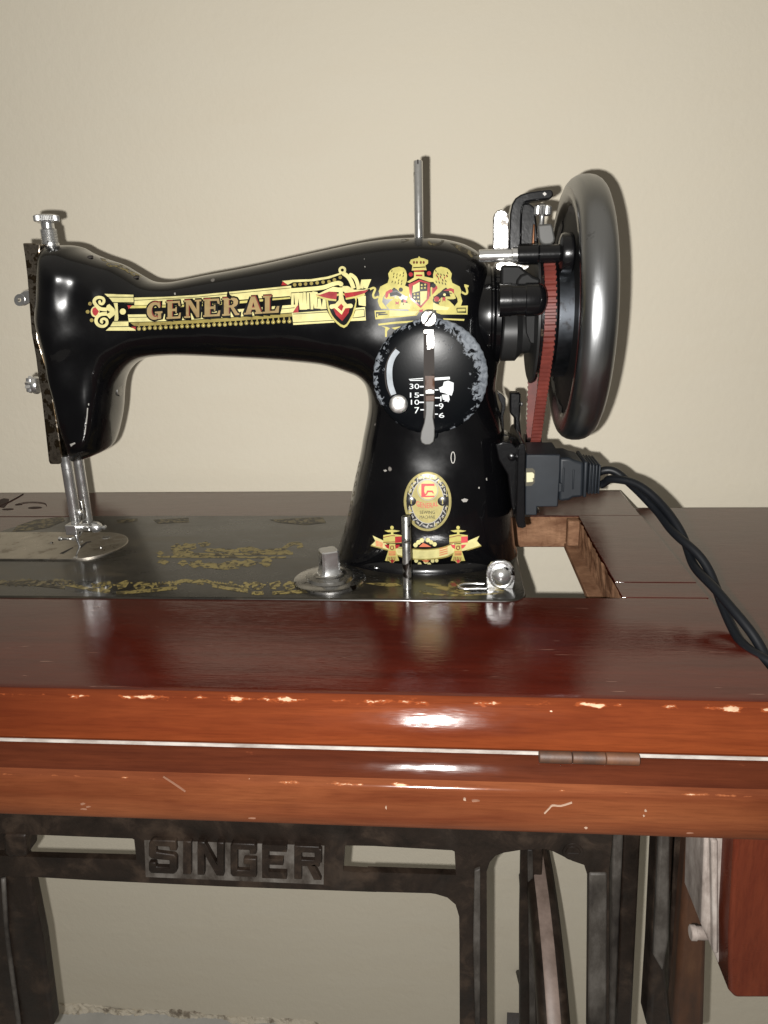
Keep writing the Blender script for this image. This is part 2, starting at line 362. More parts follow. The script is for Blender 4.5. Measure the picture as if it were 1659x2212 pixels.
def rect(x0, y0, x1, y1): return [(x0,y0),(x1,y0),(x1,y1),(x0,y1)]
def inside_grid(polys, step):
    P = np.concatenate([np.array(p) for p in polys]); a, b = P.min(0), P.max(0)
    if max(b-a) < step*1.3: return []
    xs = np.arange(a[0]+step*.5, b[0], step); ys = np.arange(a[1]+step*.5, b[1], step)
    return [(x, y) for x in xs for y in ys]
def cdt(polys, step=7):
    V = []; F = []
    for p in polys:
        if sum(a[0]*b[1]-b[0]*a[1] for a, b in zip(p, list(p[1:])+[p[0]])) < 0: p = list(p)[::-1]
        q = []
        for i, a in enumerate(p):      # break long sides so they can follow a curved surface
            b = p[(i+1) % len(p)]; L_ = math.hypot(b[0]-a[0], b[1]-a[1]); k = max(1, int(L_/(step*1.2)))
            for j in range(k): q.append((a[0]+(b[0]-a[0])*j/k, a[1]+(b[1]-a[1])*j/k))
        F.append(list(range(len(V), len(V)+len(q)))); V += q
    G = inside_grid(polys, step)
    r = delaunay_2d_cdt([Vector(p) for p in V+G], [], F, 0, 1e-4)
    VV = np.array([(p.x, p.y) for p in r[0]]); FF = [list(f) for f in r[2]]
    if not FF: return [tuple(p) for p in VV], []
    Cn = np.array([VV[f].mean(0) for f in FF]); keep = np.zeros(len(FF), bool)
    for p in polys:                      # a triangle belongs to the drawing when any outline winds round it
        P_ = np.array(p); lo_, hi_ = P_.min(0), P_.max(0)
        cand = np.where((~keep) & (Cn[:,0] >= lo_[0]) & (Cn[:,0] <= hi_[0]) & (Cn[:,1] >= lo_[1]) & (Cn[:,1] <= hi_[1]))[0]
        if not len(cand): continue
        q = Cn[cand]; wn_ = np.zeros(len(cand), int); Q_ = np.roll(P_, -1, 0)
        for a, b in zip(P_, Q_):
            side_ = (b[0]-a[0])*(q[:,1]-a[1])-(b[1]-a[1])*(q[:,0]-a[0])
            wn_ += ((a[1] <= q[:,1]) & (b[1] > q[:,1]) & (side_ > 0)).astype(int)
            wn_ -= ((a[1] > q[:,1]) & (b[1] <= q[:,1]) & (side_ < 0)).astype(int)
        keep[cand[wn_ != 0]] = True
    return [tuple(p) for p in VV], [f for f, k_ in zip(FF, keep) if k_]
def tri_clean(V2, F):
    used = sorted({i for f in F for i in f}); mp = {i: k for k, i in enumerate(used)}
    return [V2[i] for i in used], [[mp[i] for i in f] for f in F]
def decal(name, polys, material, parent, bvh, off=.10, step=7, **k):
    V2, F = tri_clean(*cdt(polys, step)); V = []; ok = []
    for (u, v) in V2:
        d = Vector(ray(u, v)).normalized(); h = bvh.ray_cast(Vector(CAM), d)
        if h[0] is None: V.append((0,0,0)); ok.append(False)
        else:
            nn = h[1]; nn = nn if nn.dot(d) < 0 else -nn
            V.append(tuple(h[0]+nn*off)); ok.append(True)
    F = [f for f in F if all(ok[i] for i in f)]
    if not F: return None
    V, F = tri_clean(V, F)
    return build(name, V, F, material, parent, smooth=True, **k)
def decal_z(name, polys, material, parent, z, step=40, **k):
    V2, F = tri_clean(*cdt(polys, step)); return build(name, [PZ(u, v, z) for u, v in V2], F, material, parent, **k)
def union_prism(name, polys, y0, y1, material, parent, step=500, **k):
    V2, F = tri_clean(*cdt(polys, step)); n_ = len(V2); P0 = [PY(u, v, y0) for u, v in V2]
    V = P0+[np.array([p[0], y1, p[2]]) for p in P0]; FF = [list(f) for f in F]+[[i+n_ for i in f][::-1] for f in F]
    cnt = {}
    for f in F:
        for i in range(len(f)): e = (f[i], f[(i+1)%len(f)]); cnt[tuple(sorted(e))] = cnt.get(tuple(sorted(e)), 0)+1
    for f in F:
        for i in range(len(f)):
            a, b = f[i], f[(i+1)%len(f)]
            if cnt[tuple(sorted((a,b)))] == 1: FF.append([a, b, b+n_, a+n_])
    me = build(name, V, FF, material, parent, **k)
    return me
def glyphs(text, font_size=1.0):
    cu = bpy.data.curves.new('t', 'FONT'); cu.body = text; cu.size = font_size; cu.resolution_u = 3
    o = bpy.data.objects.new('t', cu); COL.objects.link(o)
    dg = bpy.context.evaluated_depsgraph_get(); me = o.evaluated_get(dg).to_mesh()
    V = [(v.co.x, v.co.y) for v in me.vertices]; F = [list(p.vertices) for p in me.polygons]
    o.evaluated_get(dg).to_mesh_clear(); bpy.data.objects.remove(o); bpy.data.curves.remove(cu)
    return V, F
def text_decal(name, text, fn, material, parent, bvh, off):   # fn maps 0..1 text box to picture measure
    V, F = glyphs(text); A = np.array(V); a, b = A.min(0), A.max(0); P = []
    for p in A:
        u, v = fn((p[0]-a[0])/(b[0]-a[0]), (p[1]-a[1])/(b[1]-a[1]))
        d = Vector(ray(u, v)).normalized(); h = bvh.ray_cast(Vector(CAM), d)
        nn = h[1] if h[1].dot(d) < 0 else -h[1]; P.append(tuple(h[0]+nn*off))
    return build(name, P, F, material, parent)

# ------------------------------------------------------------------ setting
WY = 304.0
def structure(o): o['kind'] = 'structure'; return o
# wall: gently uneven plaster sheet
nx, nz = 90, 90; xs = np.linspace(-1400, 1500, nx); zs = np.linspace(-TOP, 1500, nz); V = []
for z in zs:
    for x in xs: V.append((x, WY+1.6*math.sin(x*.0063+z*.002)+1.2*math.sin(z*.011+x*.003), z))
F = [(j*nx+i, j*nx+i+1, (j+1)*nx+i+1, (j+1)*nx+i) for j in range(nz-1) for i in range(nx-1)]
wall = structure(build('wall', V, F, WALL, None, smooth=True)); wall['label'] = 'plain beige painted wall behind the sewing table'
floor = structure(build('floor', *MB().box(-1400,1500,-1200,WY+30,-TOP-60,-TOP).__dict__.values(), FLOOR)); floor['label'] = 'pale tiled floor under the table'
# crumbling plaster along the foot of the wall
V = []; F = []; nn_ = 420
for i in range(nn_):
    x = -1000+2000*i/(nn_-1)
    rr_ = lambda: random.uniform(-1.6, 1.6)
    for (dy, dz) in ((0,9),(-2,7.5),(-3.5,5),(-6,2),(-9,-1)): V.append((x+rr_()*.6, WY+2+dy*(.7+.3*math.sin(i*.37)+.25*math.sin(i*.093))+rr_()*.7, -TOP+dz*(.75+.3*math.sin(i*.21+1))+rr_()))
for i in range(nn_-1):
    for j in range(4): F.append((i*5+j, (i+1)*5+j, (i+1)*5+j+1, i*5+j+1))
build('plaster_ridge', V, F, PLAST, wall)

# ------------------------------------------------------------------ treadle table
TBL = empty('treadle_table', (-170, 60, -TOP), 'old reddish brown wooden sewing table on a rusty iron treadle stand', 'table')
XR, XL, YF, YR, TH = 112.7, -462.0, -112.6, 258.8, 29.0
HX = 60.2      # right side of the opening
# front board of the top, bull-nosed edge towards the camera
prof = [(4,0),(-107,0),(-110.5,-.4),(-112.4,-1.3),(-113.9,-3.0),(-116.0,-6.0),(-118.8,-10.2),(-121.2,-14.4),(-122.9,-18.2),(-123.6,-20.6),(-122.8,-22.2),(-120.5,-22.8),(-100,-23),(4,-23)]
xs = np.linspace(XL-240, XR, 60)
def extr(prof_, xs_, wob=.0):
    V = []; F = []; k = len(prof_)
    for j, x in enumerate(xs_):
        for (y, z) in prof_: V.append((x, y+(random.uniform(-wob,wob) if wob else 0), z+(random.uniform(-wob,wob) if wob else 0)))
    for j in range(len(xs_)-1):
        for i in range(k): F.append((j*k+i, j*k+(i+1)%k, (j+1)*k+(i+1)%k, (j+1)*k+i))
    F.append(tuple(range(k))); F.append(tuple(range((len(xs_)-1)*k, len(xs_)*k))); return V, F
y_f = 7.5
prof_top = [(y_f if p[0] == 4 else p[0], p[1]) for p in prof]
fb = build('front_board', *extr(prof_top, xs), WTOP, TBL, smooth=True, angle=35)
fb.data.materials.append(WFRONT)
for p in fb.data.polygons:
    c = p.center; yy = c.y*1000+ORIG[TBL][1]
    if yy < -111.2 and abs(p.normal.x) < .5: p.material_index = 1
MB().box(XL-240, XR-.4, 179.5, YR, -TH, -.1).out('rear_board', WTOP, TBL, bevel=1.2)
MB().box(XL-240, -335, 7.9, 179.1, -22, -.3).out('left_board', WTOP, TBL, bevel=.8)
MB().box(HX, XR, 34.5, 179.1, -24, 0.05).out('side_board', WTOP, TBL, bevel=.35)
MB().box(HX-.5, XR, 10.2, 33.9, -24, -.25).out('filler_strip', WTOP, TBL, bevel=.3)
MB().box(HX-3.0, XR-1, 7.7, 9.9, -23, -.5).out('joint_batten', WTOP, TBL, bevel=.5)
# raw inner faces of the opening
def rough_strip(name, A, B, dz, parent, material, n_=34, jit=.7):
    V = []; F = []
    A = np.array(A, float); B = np.array(B, float)
    for i in range(n_+1):
        p = A+(B-A)*i/n_
        for j in range(5):
            V.append(p+np.array([random.uniform(-jit,jit), random.uniform(-jit,jit)*.6, -dz*j/4 if j else 0]))
    for i in range(n_):
        for j in range(4): F.append((i*5+j, (i+1)*5+j, (i+1)*5+j+1, i*5+j+1))
    return build(name, V, F, material, parent)
rough_strip('raw_edge', (HX-.9, 176, -.8), (HX-.9, 11, -.8), 23, TBL, WRAW)
rough_strip('raw_edge', (2, 178.6, -.8), (HX+1, 178.6, -.8), 27, TBL, WRAW)
MB().box(HX-11, HX+6, 9, 178, -29, -24.3).out('inner_ledge', WRAW, TBL, bevel=.6)
MB().box(HX-10, HX+.5, 168, 179, -24, -1.2).out('corner_block', WRAW, TBL, bevel=1.5)
# leaf on the right, a step lower, and the leaf hinged on the left
MB().box(XR+4.5, XR+360, -112, 267, -40, -20).out('side_leaf', WTOP, TBL, bevel=1.5)
MB().box(XL-420, XL-3, 30, YR-.6, -TH, -.4).out('folding_leaf', WTOP, TBL, bevel=1.2) if False else None
# hinge recess in the rear board, left
for (x, y, w_) in ((40,292,.62),(178,284,.75),(95,268,.42)):
    c = PZ(*Z('R8', x, y)); V = [c+np.array([9*w_*math.cos(t), 4.2*w_*math.sin(t), .12]) for t in np.linspace(0, 2*math.pi, 20)[:-1]]
    build('screw_hole', V, [tuple(range(19))], DKWOOD, TBL)
arc = [PZ(*Z('R8', *p), .35) for p in spline([(80,268),(130,257),(190,256),(228,262),(236,272)], 5)]
MB().tube(arc, .32, 6).out('hinge_recess_line', DKWOOD, TBL, smooth=True)
gapl = [PZ(*Z('R8', *p), .2) for p in [(118,214),(95,228),(40,258),(0,276)]]
MB().tube(gapl, .5, 6).out('leaf_joint', DKWOOD, TBL, smooth=True)
chip = [PZ(*Z('R8', *p), .25) for p in [(-20,250),(20,236),(46,240),(40,258),(20,282),(-20,276)]]
build('chipped_corner', chip, [tuple(range(6))], DKWOOD, TBL)
# pale dusty joint, then the flap board hinged below
MB().box(XL-240, XR+60, -121.8, -100, -25.0, -23.2).out('dusty_joint', DUST, TBL)
prof2 = [(-100,-25.4),(-121.5,-25.2),(-123.2,-25.9),(-126.4,-30.4),(-129.6,-35.0),(-131.4,-36.0),(-132.9,-37.2),(-133.6,-39.5),(-134.2,-46),(-134.6,-53),(-134.2,-58.4),(-132.4,-61.0),(-129,-61.8),(-100,-61.8)]
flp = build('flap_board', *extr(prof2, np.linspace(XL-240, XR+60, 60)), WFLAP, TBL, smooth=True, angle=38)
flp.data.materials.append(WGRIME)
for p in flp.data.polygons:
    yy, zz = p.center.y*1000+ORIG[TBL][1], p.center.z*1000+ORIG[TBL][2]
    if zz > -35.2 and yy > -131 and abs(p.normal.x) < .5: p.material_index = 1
# scratches and pale scuffs on the flap's face
union_prism('scratch', stroke(spline([(1176,1758),(1186,1748),(1194,1741),(1212,1742),(1236,1735)],3), 2.6, 1.4), -134.75, -133.6, SCUFFM, flp)
union_prism('scratch', stroke([(352,1679),(372,1692),(400,1711)], .9, 1.5), -134.6, -133.6, SCUFFD, flp)
for (x, y, w_, h_) in ((178,1737,5,2.2),(190,1743,5,1.8),(181,1748,7,1.8),(1004,1728,3,2.4),(1026,1731,8,1.6),(1395,1752,2.4,2.4),(1391,1763,2,1.6),(1266,1789,3.4,1.8),(545,1768,8,1.4),(834,1745,1.6,3.4),(1490,1800,7,1.3)):
    union_prism('scuff', [[(x+w_*(1+.3*math.sin(3*t_+x))*math.cos(t_), y+h_*(1+.3*math.cos(2*t_+x))*math.sin(t_)) for t_ in np.linspace(0,2*math.pi,10)[:-1]]], -134.75, -133.6, SCUFFM if w_ < 4 else SCUFFD, flp)
# butt hinge
ha = PY(*Z('Q3',690,755),-125.5); hb = PY(*Z('Q3',1118,762),-125.5)
hx = np.linspace(ha[0], hb[0], 4)
HNG = MB().lathe((hx[0], -124.2, -24.2), (1,0,0), [(0,2.6),(.4,3.0),(hx[1]-hx[0]-.6,3.0),(hx[1]-hx[0]-.3,2.6)], 18).out('hinge', RUST, TBL, smooth=True, angle=30)
for i in (1,2): MB().lathe((hx[i], -124.2, -24.2), (1,0,0), [(0,2.6),(.3,3.0),(hx[i+1]-hx[i]-.5,3.0),(hx[i+1]-hx[i]-.2,2.6)], 18).out('knuckle', RUST, HNG, smooth=True, angle=30)
# ---- iron stand
IY = 30.0
def strip4(n, a, b, c, d): return [Z(n,*a), Z(n,*b), Z(n,*c), Z(n,*d)]
BR = union_prism('iron_brace', [
    ZL('Q4', [(-80,20),(700,40),(1659,60),(1659,189),(1500,186),(650,158),(600,157),(120,138),(-80,130)]),
    ZL('Q5', [(-40,70),(1000,110),(1000,140),(985,290),(930,300),(897,275),(880,262),(830,245),(750,205),(720,195),(620,197),(540,210),(490,228),(340,210),(320,200),(-40,180)]),
    ZL('Q4', [(-60,230),(130,237),(608,250),(608,320),(1500,300),(1659,310),(1659,392),(1000,368),(400,340),(145,325),(-60,320)]),
    ZL('Q4', [(590,150),(1520,180),(1505,380),(612,350)]),
    ZL('Q4', [(570,150),(612,155),(612,180),(600,165)]),
    ZL('Q5', [(-40,292),(345,305),(345,385),(-40,375)]),
    ZL('Q5', [(330,190),(520,195),(540,209),(505,222),(480,250),(467,290),(468,560),(470,960),(353,960),(352,600),(350,480),(335,430),(300,400),(250,385),(200,378),(200,360),(338,330)]),
    ZL('Q5', [(880,262),(985,240),(985,960),(893,960),(898,320)]),
    ], IY, IY+6, IRON, TBL, bevel=1.6, seg=3)
# raised lettering on a dusty ground
gp = MB().pris_y(ZL('Q8', [(290,80),(1480,118),(1475,372),(300,322)]), IY-.5, IY+3); gp.out('letter_ground', DUSTG, BR)
def sl(x): return (x-315)*.0415     # the rail runs downhill in the picture
def G8(x0, x1, polys, y0=78, y1=298):
    return [ZL('Q8', [(x0+(x1-x0)*a, y0+(y1-y0)*b+sl(x0+(x1-x0)*a)) for a, b in p]) for p in polys]
t = .27
LET = dict(
 S=[[(0.05,.06),(.14,0),(.95,0),(1,.3),(.74,.3),(.72,.19),(.27,.19),(.27,.38),(.9,.42),(1,.52),(1,.92),(.9,1),(.08,1),(0,.92),(0,.68),(.25,.68),(.27,.81),(.73,.81),(.73,.60),(.1,.57),(0,.48),(0,.1)]],
 I=[[(0,0),(1,0),(1,1),(0,1)]],
 N=[rect(0,0,t,1), rect(1-t,0,1,1), [(0,0),(t,0),(1,1),(1-t,1)]],
 G=[[(.08,0),(.92,0),(1,.08),(1,.30),(.74,.30),(.73,.19),(.27,.19),(.27,.81),(.73,.81),(.73,.62),(.5,.62),(.5,.45),(1,.45),(1,1),(.08,1),(0,.92),(0,.08)]],
 E=[rect(0,0,t,1), rect(0,0,1,.19), rect(0,.41,.86,.59), rect(0,.81,1,1)],
 R=[rect(0,0,t,1), rect(0,0,.92,.19), rect(.74,.08,1,.48), rect(0,.42,.92,.60), [(.46,.58),(.74,.58),(1,1),(.72,1)]])
for ch, x0, x1 in (('S',318,505),('I',545,598),('N',640,815),('G',858,1030),('E',1068,1230),('R',1280,1462)):
    union_prism('raised_letter', G8(x0, x1, LET[ch]), IY-4.5, IY+1, IRON, BR, bevel=.9)
sc = PY(*Z('Q5',832,206), IY)
MB().lathe(sc+np.array([0,.5,0]), (0,-1,0), [(0,8),(1.0,7.4),(1.1,5.6),(1.8,5.2),(2.0,4.4)], 28).out('boss_screw', IRON, BR, smooth=True, angle=30)
MB().box(sc[0]-4,sc[0]+4,sc[1]-1.7,sc[1]-1.2,sc[2]-.5,sc[2]+.5).out('screw_slot', HOLEB, BR)
# legs and posts of the stand
lg = MB().pris_y(ZL('Q4', [(-150,110),(98,130),(100,240),(128,330),(184,600),(236,990),(-150,990)]), IY+18, IY+32); lg.out('leg', IRON, TBL, bevel=3)
MB().tube([PY(*Z('Q4',*p), IY+16) for p in spline([(15,330),(30,560),(55,760),(88,1000)],5)], 2.0, 8).out('leg_rib', IRONG, TBL, smooth=True)
MB().pris_y(ZL('Q4', [(15,140),(112,142),(118,235),(40,240),(18,225)]), IY-2, IY+16).out('corner_lug', IRON, TBL, bevel=2)
MB().pris_y(ZL('Q5', [(415,290),(440,280),(440,960),(418,960),(410,600)]), IY-3, IY+2).out('leg_rib', IRONG, TBL, bevel=1)
MB().pris_y(ZL('Q5', [(1004,120),(1048,120),(1010,960),(985,960)]), IY+12, IY+30).out('leg', IRONG, TBL, bevel=1.5)
MB().pris_y(ZL('Q5', [(1046,120),(1122,120),(1080,960),(1012,960)]), IY+26, IY+46).out('leg', IRON, TBL, bevel=2)
MB().pris_y(ZL('Q5', [(902,300),(978,300),(975,960),(897,960)]), IY-2, IY+5).out('leg_face', IRONG, TBL, bevel=1.5)
MB().pris_y(ZL('Q5', [(1192,120),(1265,120),(1240,580),(1225,720),(1250,960),(1145,960),(1165,660)]), 20, 44).out('leg', IRON, TBL, bevel=4, seg=3)
MB().pris_y(ZL('Q5', [(1200,120),(1245,120),(1240,580),(1215,720),(1175,650)]), 17, 24).out('dusty_sheen_patch', IRONG, TBL, bevel=2)  # dusty reflection on the leg, painted as a paler slab
MB().pris_y(ZL('Q5', [(1255,120),(1345,120),(1330,300),(1260,960),(1235,960)]), 60, 80).out('leg', IRON, TBL, bevel=3)
MB().pris_y(ZL('Q5', [(1320,120),(1400,120),(1400,600),(1390,960),(1255,960),(1280,640)]), 45, 70).out('leg', RUST, TBL, bevel=4)
DRW = MB().pris_y(ZL('Q5', [(1520,120),(2100,120),(2100,828),(1520,828),(1495,800),(1495,560)]), -40, 160).out('drawer', WDRAW, TBL, bevel=2.5, seg=3)
MB().pris_y(ZL('Q5', [(1392,120),(1515,120),(1500,420),(1492,740),(1468,730),(1440,660),(1405,580),(1378,520)]), -20, 20).out('drawer_bracket', CHALK, TBL, bevel=2)
MB().pris_y(ZL('Q5', [(1420,160),(1448,160),(1450,640),(1428,640)]), -26, -19).out('bracket_rib', CHALK, TBL, bevel=1.5)
pg = PY(*Z('Q5',1410,552), -10)
MB().lathe(pg, (-1,0,0), [(0,4.5),(9,4.5),(9.3,5.2),(12.5,5.2),(13,4.4)], 20).out('bracket_pin', CHALK, TBL, smooth=True, angle=30)
MB().pris_y(ZL('Q5', [(612,150),(705,150),(702,300),(690,620),(684,1000),(606,1000),(606,500)]), 150, 158).out('pitman_rod', IRON, TBL, bevel=1.5)
MB().pris_y(ZL('Q5', [(640,200),(662,200),(676,1000),(650,1000)]), 147.5, 151).out('pitman_rib', IRONG, TBL, bevel=.8)
# treadle flywheel behind the brace
FC = np.array([38.0, 172.0, -570.0]); FR = 212.0
sec = [(-13,-16),(-13,0),(-9,5),(-4,6.5),(4,6.5),(9,5),(13,0),(13,-16)]
V = []; F = []; nt = 120
for i in range(nt):
    th = 2*math.pi*i/nt
    for (dx, dr) in sec: V.append(FC+np.array([dx, (FR+dr)*math.cos(th), (FR+dr)*math.sin(th)]))
k = len(sec)
for i in range(nt):
    for j in range(k): F.append((i*k+j, ((i+1)%nt)*k+j, ((i+1)%nt)*k+(j+1)%k, i*k+(j+1)%k))
FW = build('flywheel', V, F, IRON, TBL, smooth=True, angle=40)
for i in range(6):
    th = math.pi/3*i+.5; d_ = np.array([0, math.cos(th), math.sin(th)])
    MB().tube([FC+d_*10, FC+d_*80, FC+d_*(FR-12)], [4.5,3.6,3.6], 10).out('spoke', IRON, FW, smooth=True)
MB().lathe(FC-np.array([12,0,0]), (1,0,0), [(0,9),(24,9)], 24).out('hub', IRON, FW, smooth=True, angle=30)
V = []; F = []
for i in range(nt):
    th = 2*math.pi*i/nt
    for (dx, dr) in ((-7,6.6),(-6,7.2),(3.5,7.2),(4.5,6.6)): V.append(FC+np.array([dx, (FR+dr)*math.cos(th), (FR+dr)*math.sin(th)]))
for i in range(nt):
    for j in range(3): F.append((i*4+j, ((i+1)%nt)*4+j, ((i+1)%nt)*4+j+1, i*4+j+1))
build('lit_band', V, F, IRONP, FW, smooth=True)  # lit strip along the rim, put into the colour as a paler band

# ------------------------------------------------------------------ sewing machine
SM = empty('sewing_machine', (-190, 89, 0), 'black vintage sewing machine with gold decals reading GENERAL', 'sewing machine')
# bed: rounded plate let into the table top
def rrect(x0, x1, y0, y1, radii, n_=10):
    pts = []
    for (cx, cy, a0, r) in ((x1,y1,0,radii[0]),(x0,y1,90,radii[1]),(x0,y0,180,radii[2]),(x1,y0,270,radii[3])):
        ox = cx-r if cx == x1 else cx+r; oy = cy-r if cy == y1 else cy+r
        pts += [(ox+r*math.cos(math.radians(a0+90*i/n_)), oy+r*math.sin(math.radians(a0+90*i/n_))) for i in range(n_+1)]
    return pts
BX0, BX1 = -432.0, -.5
ol = rrect(BX0, BX1, .6, 177.5, (14,58,40,14)); BZ = 1.2
MB().prism([(x,y,BZ) for x,y in ol], [(x,y,-7) for x,y in ol]).out('bed', BEDM, SM, bevel=1.2, seg=3)
ol2 = rrect(BX0+4, BX1-3, 4.5, 173, (12,55,38,12))
MB().prism([(x,y,-7.2) for x,y in ol2], [(x,y,-16) for x,y in ol2]).out('bed_rim', BLKP, SM)

# casting: one continuous surface from outline and thickness
MID = 89.0
outl = [(84,527),(110,527),(150,530),(180,540),(205,551),(232,561),(260,570),(283,583),(305,596),(324,606),(345,610),(370,609.5),(400,604),(449,594),(510,583),(571,570.5),(640,555),(694,543),(759,529),(808,520.5),(857,515.5),(905,514),(955,516.5),(994,525),(1014,533),(1034,546),(1050,563),(1058,590),(1060,640),
        (1066,680),(1072,720),(1077,760),(1074,800),(1070,838),(1075,868),(1083,903),(1090,950),(1097,1010),(1103,1080),(1108,1140),(1113,1185),(1120,1216),(1121,1226)]
outl_l = [(719,1226),(724,1205),(728.5,1188),(739,1158),(753.6,1102),(768,1029),(780,976),(786,940),(791,916),(795,893),(797,873),(796,852),(791,831),(784,821),(772,811),(759,806),(730,796),(694,787),(630,780),(571,775.5),(489,771),(408,767.5),(367,767.5),(326,771),(300,779),(278,795),(263,818),(256,850),(252,890),(246,925),(238,955),(230,970),(212,980),(189,989),(162,994),(131,995.5),
          (125,960),(116,913),(108,875),(98,832),(93,800),(82,760),(72,722),(66,700),(64,660),(66,620),(67,580),(71,548)]
def mid(p, y=89.0): q = PY(p[0], p[1], y); return (q[0], q[2])
O = [mid(p, 70 if p[0] < 115 else (78 if p[0] < 160 else MID)) for p in outl]; O2 = [mid(p, MID if i < 35 else 66) for i, p in enumerate(outl_l)]
sp = spline(O, 5)+[(O[-1][0]+.5, -14.0), (O2[0][0]-.5, -14.0)]+spline(O2, 5)
poly = np.array(sp)
ST = 1.5
gx = np.arange(-375, 12, ST); gz = np.arange(-8, 232, ST); gy = np.arange(MID-56, MID+57, ST)
PXg, PZg = np.meshgrid(gx, gz, indexing='ij'); pts = np.stack([PXg.ravel(), PZg.ravel()], 1)
A = poly; B = np.roll(poly, -1, 0); dmin = np.full(len(pts), 1e9); ins = np.zeros(len(pts), bool)
for a, b in zip(A, B):
    ab = b-a; L2 = ab@ab
    if L2 < 1e-9: continue
    tt = np.clip(((pts-a)@ab)/L2, 0, 1); dd = np.linalg.norm(pts-a-tt[:,None]*ab, axis=1); dmin = np.minimum(dmin, dd)
    cnd = (a[1] > pts[:,1]) != (b[1] > pts[:,1])
    with np.errstate(divide='ignore', invalid='ignore'):
        xi = (b[0]-a[0])*(pts[:,1]-a[1])/(b[1]-a[1]+1e-12)+a[0]
    ins ^= cnd & (pts[:,0] < xi)
D = np.where(ins, dmin, -dmin).reshape(PXg.shape)
def blur(a, n_=2):
    for _ in range(n_):
        p = np.pad(a, 1, mode='edge'); a = (p[:-2,1:-1]+p[2:,1:-1]+p[1:-1,:-2]+p[1:-1,2:]+4*a)/8
    return a
D = np.where(np.abs(D) > 3, blur(D, 14), blur(D, 2)); D = blur(D, 2)
ctl = [((75,650),35,9),((85,560),32,9),((125,640),38.5,26),((140,590),38,24),((140,720),38,20),((100,800),33,8),((150,880),32,12),((215,930),29,13),((170,980),26,12),((225,640),30,26),((265,650),27.5,26),((230,790),29,18),((380,690),26.5,24.5),((520,680),29,27),((700,650),33,33),((850,620),37,38),((930,760),40,42),((930,900),41,44),((920,1050),43.5,47),((920,1180),45,52),((920,1230),45.5,54),((1055,620),34,20),((1020,570),34,30),((1065,760),38,38),((800,760),38,34)]
C = np.array([mid(p[0]) for p in ctl]); w_ = 1/(((pts[:,None,:]-C[None])**2).sum(2)+60)**1.6
Hh = (w_@np.array([p[1] for p in ctl])/w_.sum(1)).reshape(PXg.shape); Rr_ = (w_@np.array([p[2] for p in ctl])/w_.sum(1)).reshape(PXg.shape)
pw = 2.25
E = np.clip(1-D/Rr_, 0, None)**pw
Fv = E[:,:,None]+(np.abs(gy-MID)[None,None,:]/Hh[:,:,None])**pw-1
Fv = np.transpose(Fv, (0,2,1))      # x, y, z
def surface_nets(Fv, gx, gy, gz):
    inside = Fv < 0; nx, ny, nz = Fv.shape
    s = np.zeros((nx-1,ny-1,nz-1), int)
    for i in (0,1):
        for j in (0,1):
            for k in (0,1): s += inside[i:nx-1+i, j:ny-1+j, k:nz-1+k]
    act = (s > 0) & (s < 8); idx = -np.ones(act.shape, int); c = np.argwhere(act); idx[act] = np.arange(len(c))
    acc = np.zeros((len(c),3)); num = np.zeros(len(c)); cn = [(i,j,k) for i in (0,1) for j in (0,1) for k in (0,1)]
    for a in cn:
        for b in cn:
            if sum(abs(a[q]-b[q]) for q in range(3)) != 1 or a > b: continue
            fa = Fv[c[:,0]+a[0], c[:,1]+a[1], c[:,2]+a[2]]; fb_ = Fv[c[:,0]+b[0], c[:,1]+b[1], c[:,2]+b[2]]
            m_ = (fa < 0) != (fb_ < 0); t_ = np.where(m_, fa/(fa-fb_+1e-20), 0)
            p = np.array(a)[None]+t_[:,None]*(np.array(b)-np.array(a))[None]
            acc[m_] += p[m_]; num[m_] += 1
    Vv = (c+acc/num[:,None])*np.array([gx[1]-gx[0], gy[1]-gy[0], gz[1]-gz[0]])+np.array([gx[0],gy[0],gz[0]])
    Q = []
    for ax in range(3):
        sl0 = [slice(1,-1)]*3; sl0[ax] = slice(0, -1); sl1 = list(sl0); sl1[ax] = slice(1, None)
        a = inside[tuple(sl0)]; b = inside[tuple(sl1)]; e = np.argwhere(a != b)
        off = np.ones(3, int); off[ax] = 0; e = e+off
        u_, v_ = [(1,2),(2,0),(0,1)][ax]; du = np.zeros(3,int); du[u_] = 1; dv = np.zeros(3,int); dv[v_] = 1
        g = lambda q: idx[q[:,0],q[:,1],q[:,2]]
        qd = np.stack([g(e-du-dv), g(e-dv), g(e), g(e-du)], 1)
        fl_ = ~inside[e[:,0],e[:,1],e[:,2]] if False else None
        Q.append(qd)
    Q = np.concatenate(Q); Q = Q[(Q >= 0).all(1)]
    return Vv, Q
CV, CQ = surface_nets(Fv, gx, gy, gz)
# relax the lattice steps out of the surface
nb_a = np.concatenate([CQ[:,i] for i in range(4)]+[CQ[:,(i+1)%4] for i in range(4)]); nb_b = np.concatenate([CQ[:,(i+1)%4] for i in range(4)]+[CQ[:,i] for i in range(4)])
deg = np.bincount(nb_a, minlength=len(CV)).astype(float)
for it in range(16):
    lam = .5 if it % 2 == 0 else -.51
    avg = np.stack([np.bincount(nb_a, weights=CV[nb_b,q], minlength=len(CV)) for q in range(3)], 1)/np.maximum(deg,1)[:,None]
    CV = CV+lam*(avg-CV)
casting = build('casting', CV, CQ.tolist(), ENAM, SM, smooth=True)
BV = BVHTree.FromPolygons([tuple(p) for p in CV], CQ.tolist())
def hit(u, v, bvh=None):
    h = (bvh or BV).ray_cast(Vector(CAM), Vector(ray(u,v)).normalized()); return np.array(h[0]) if h[0] is not None else None

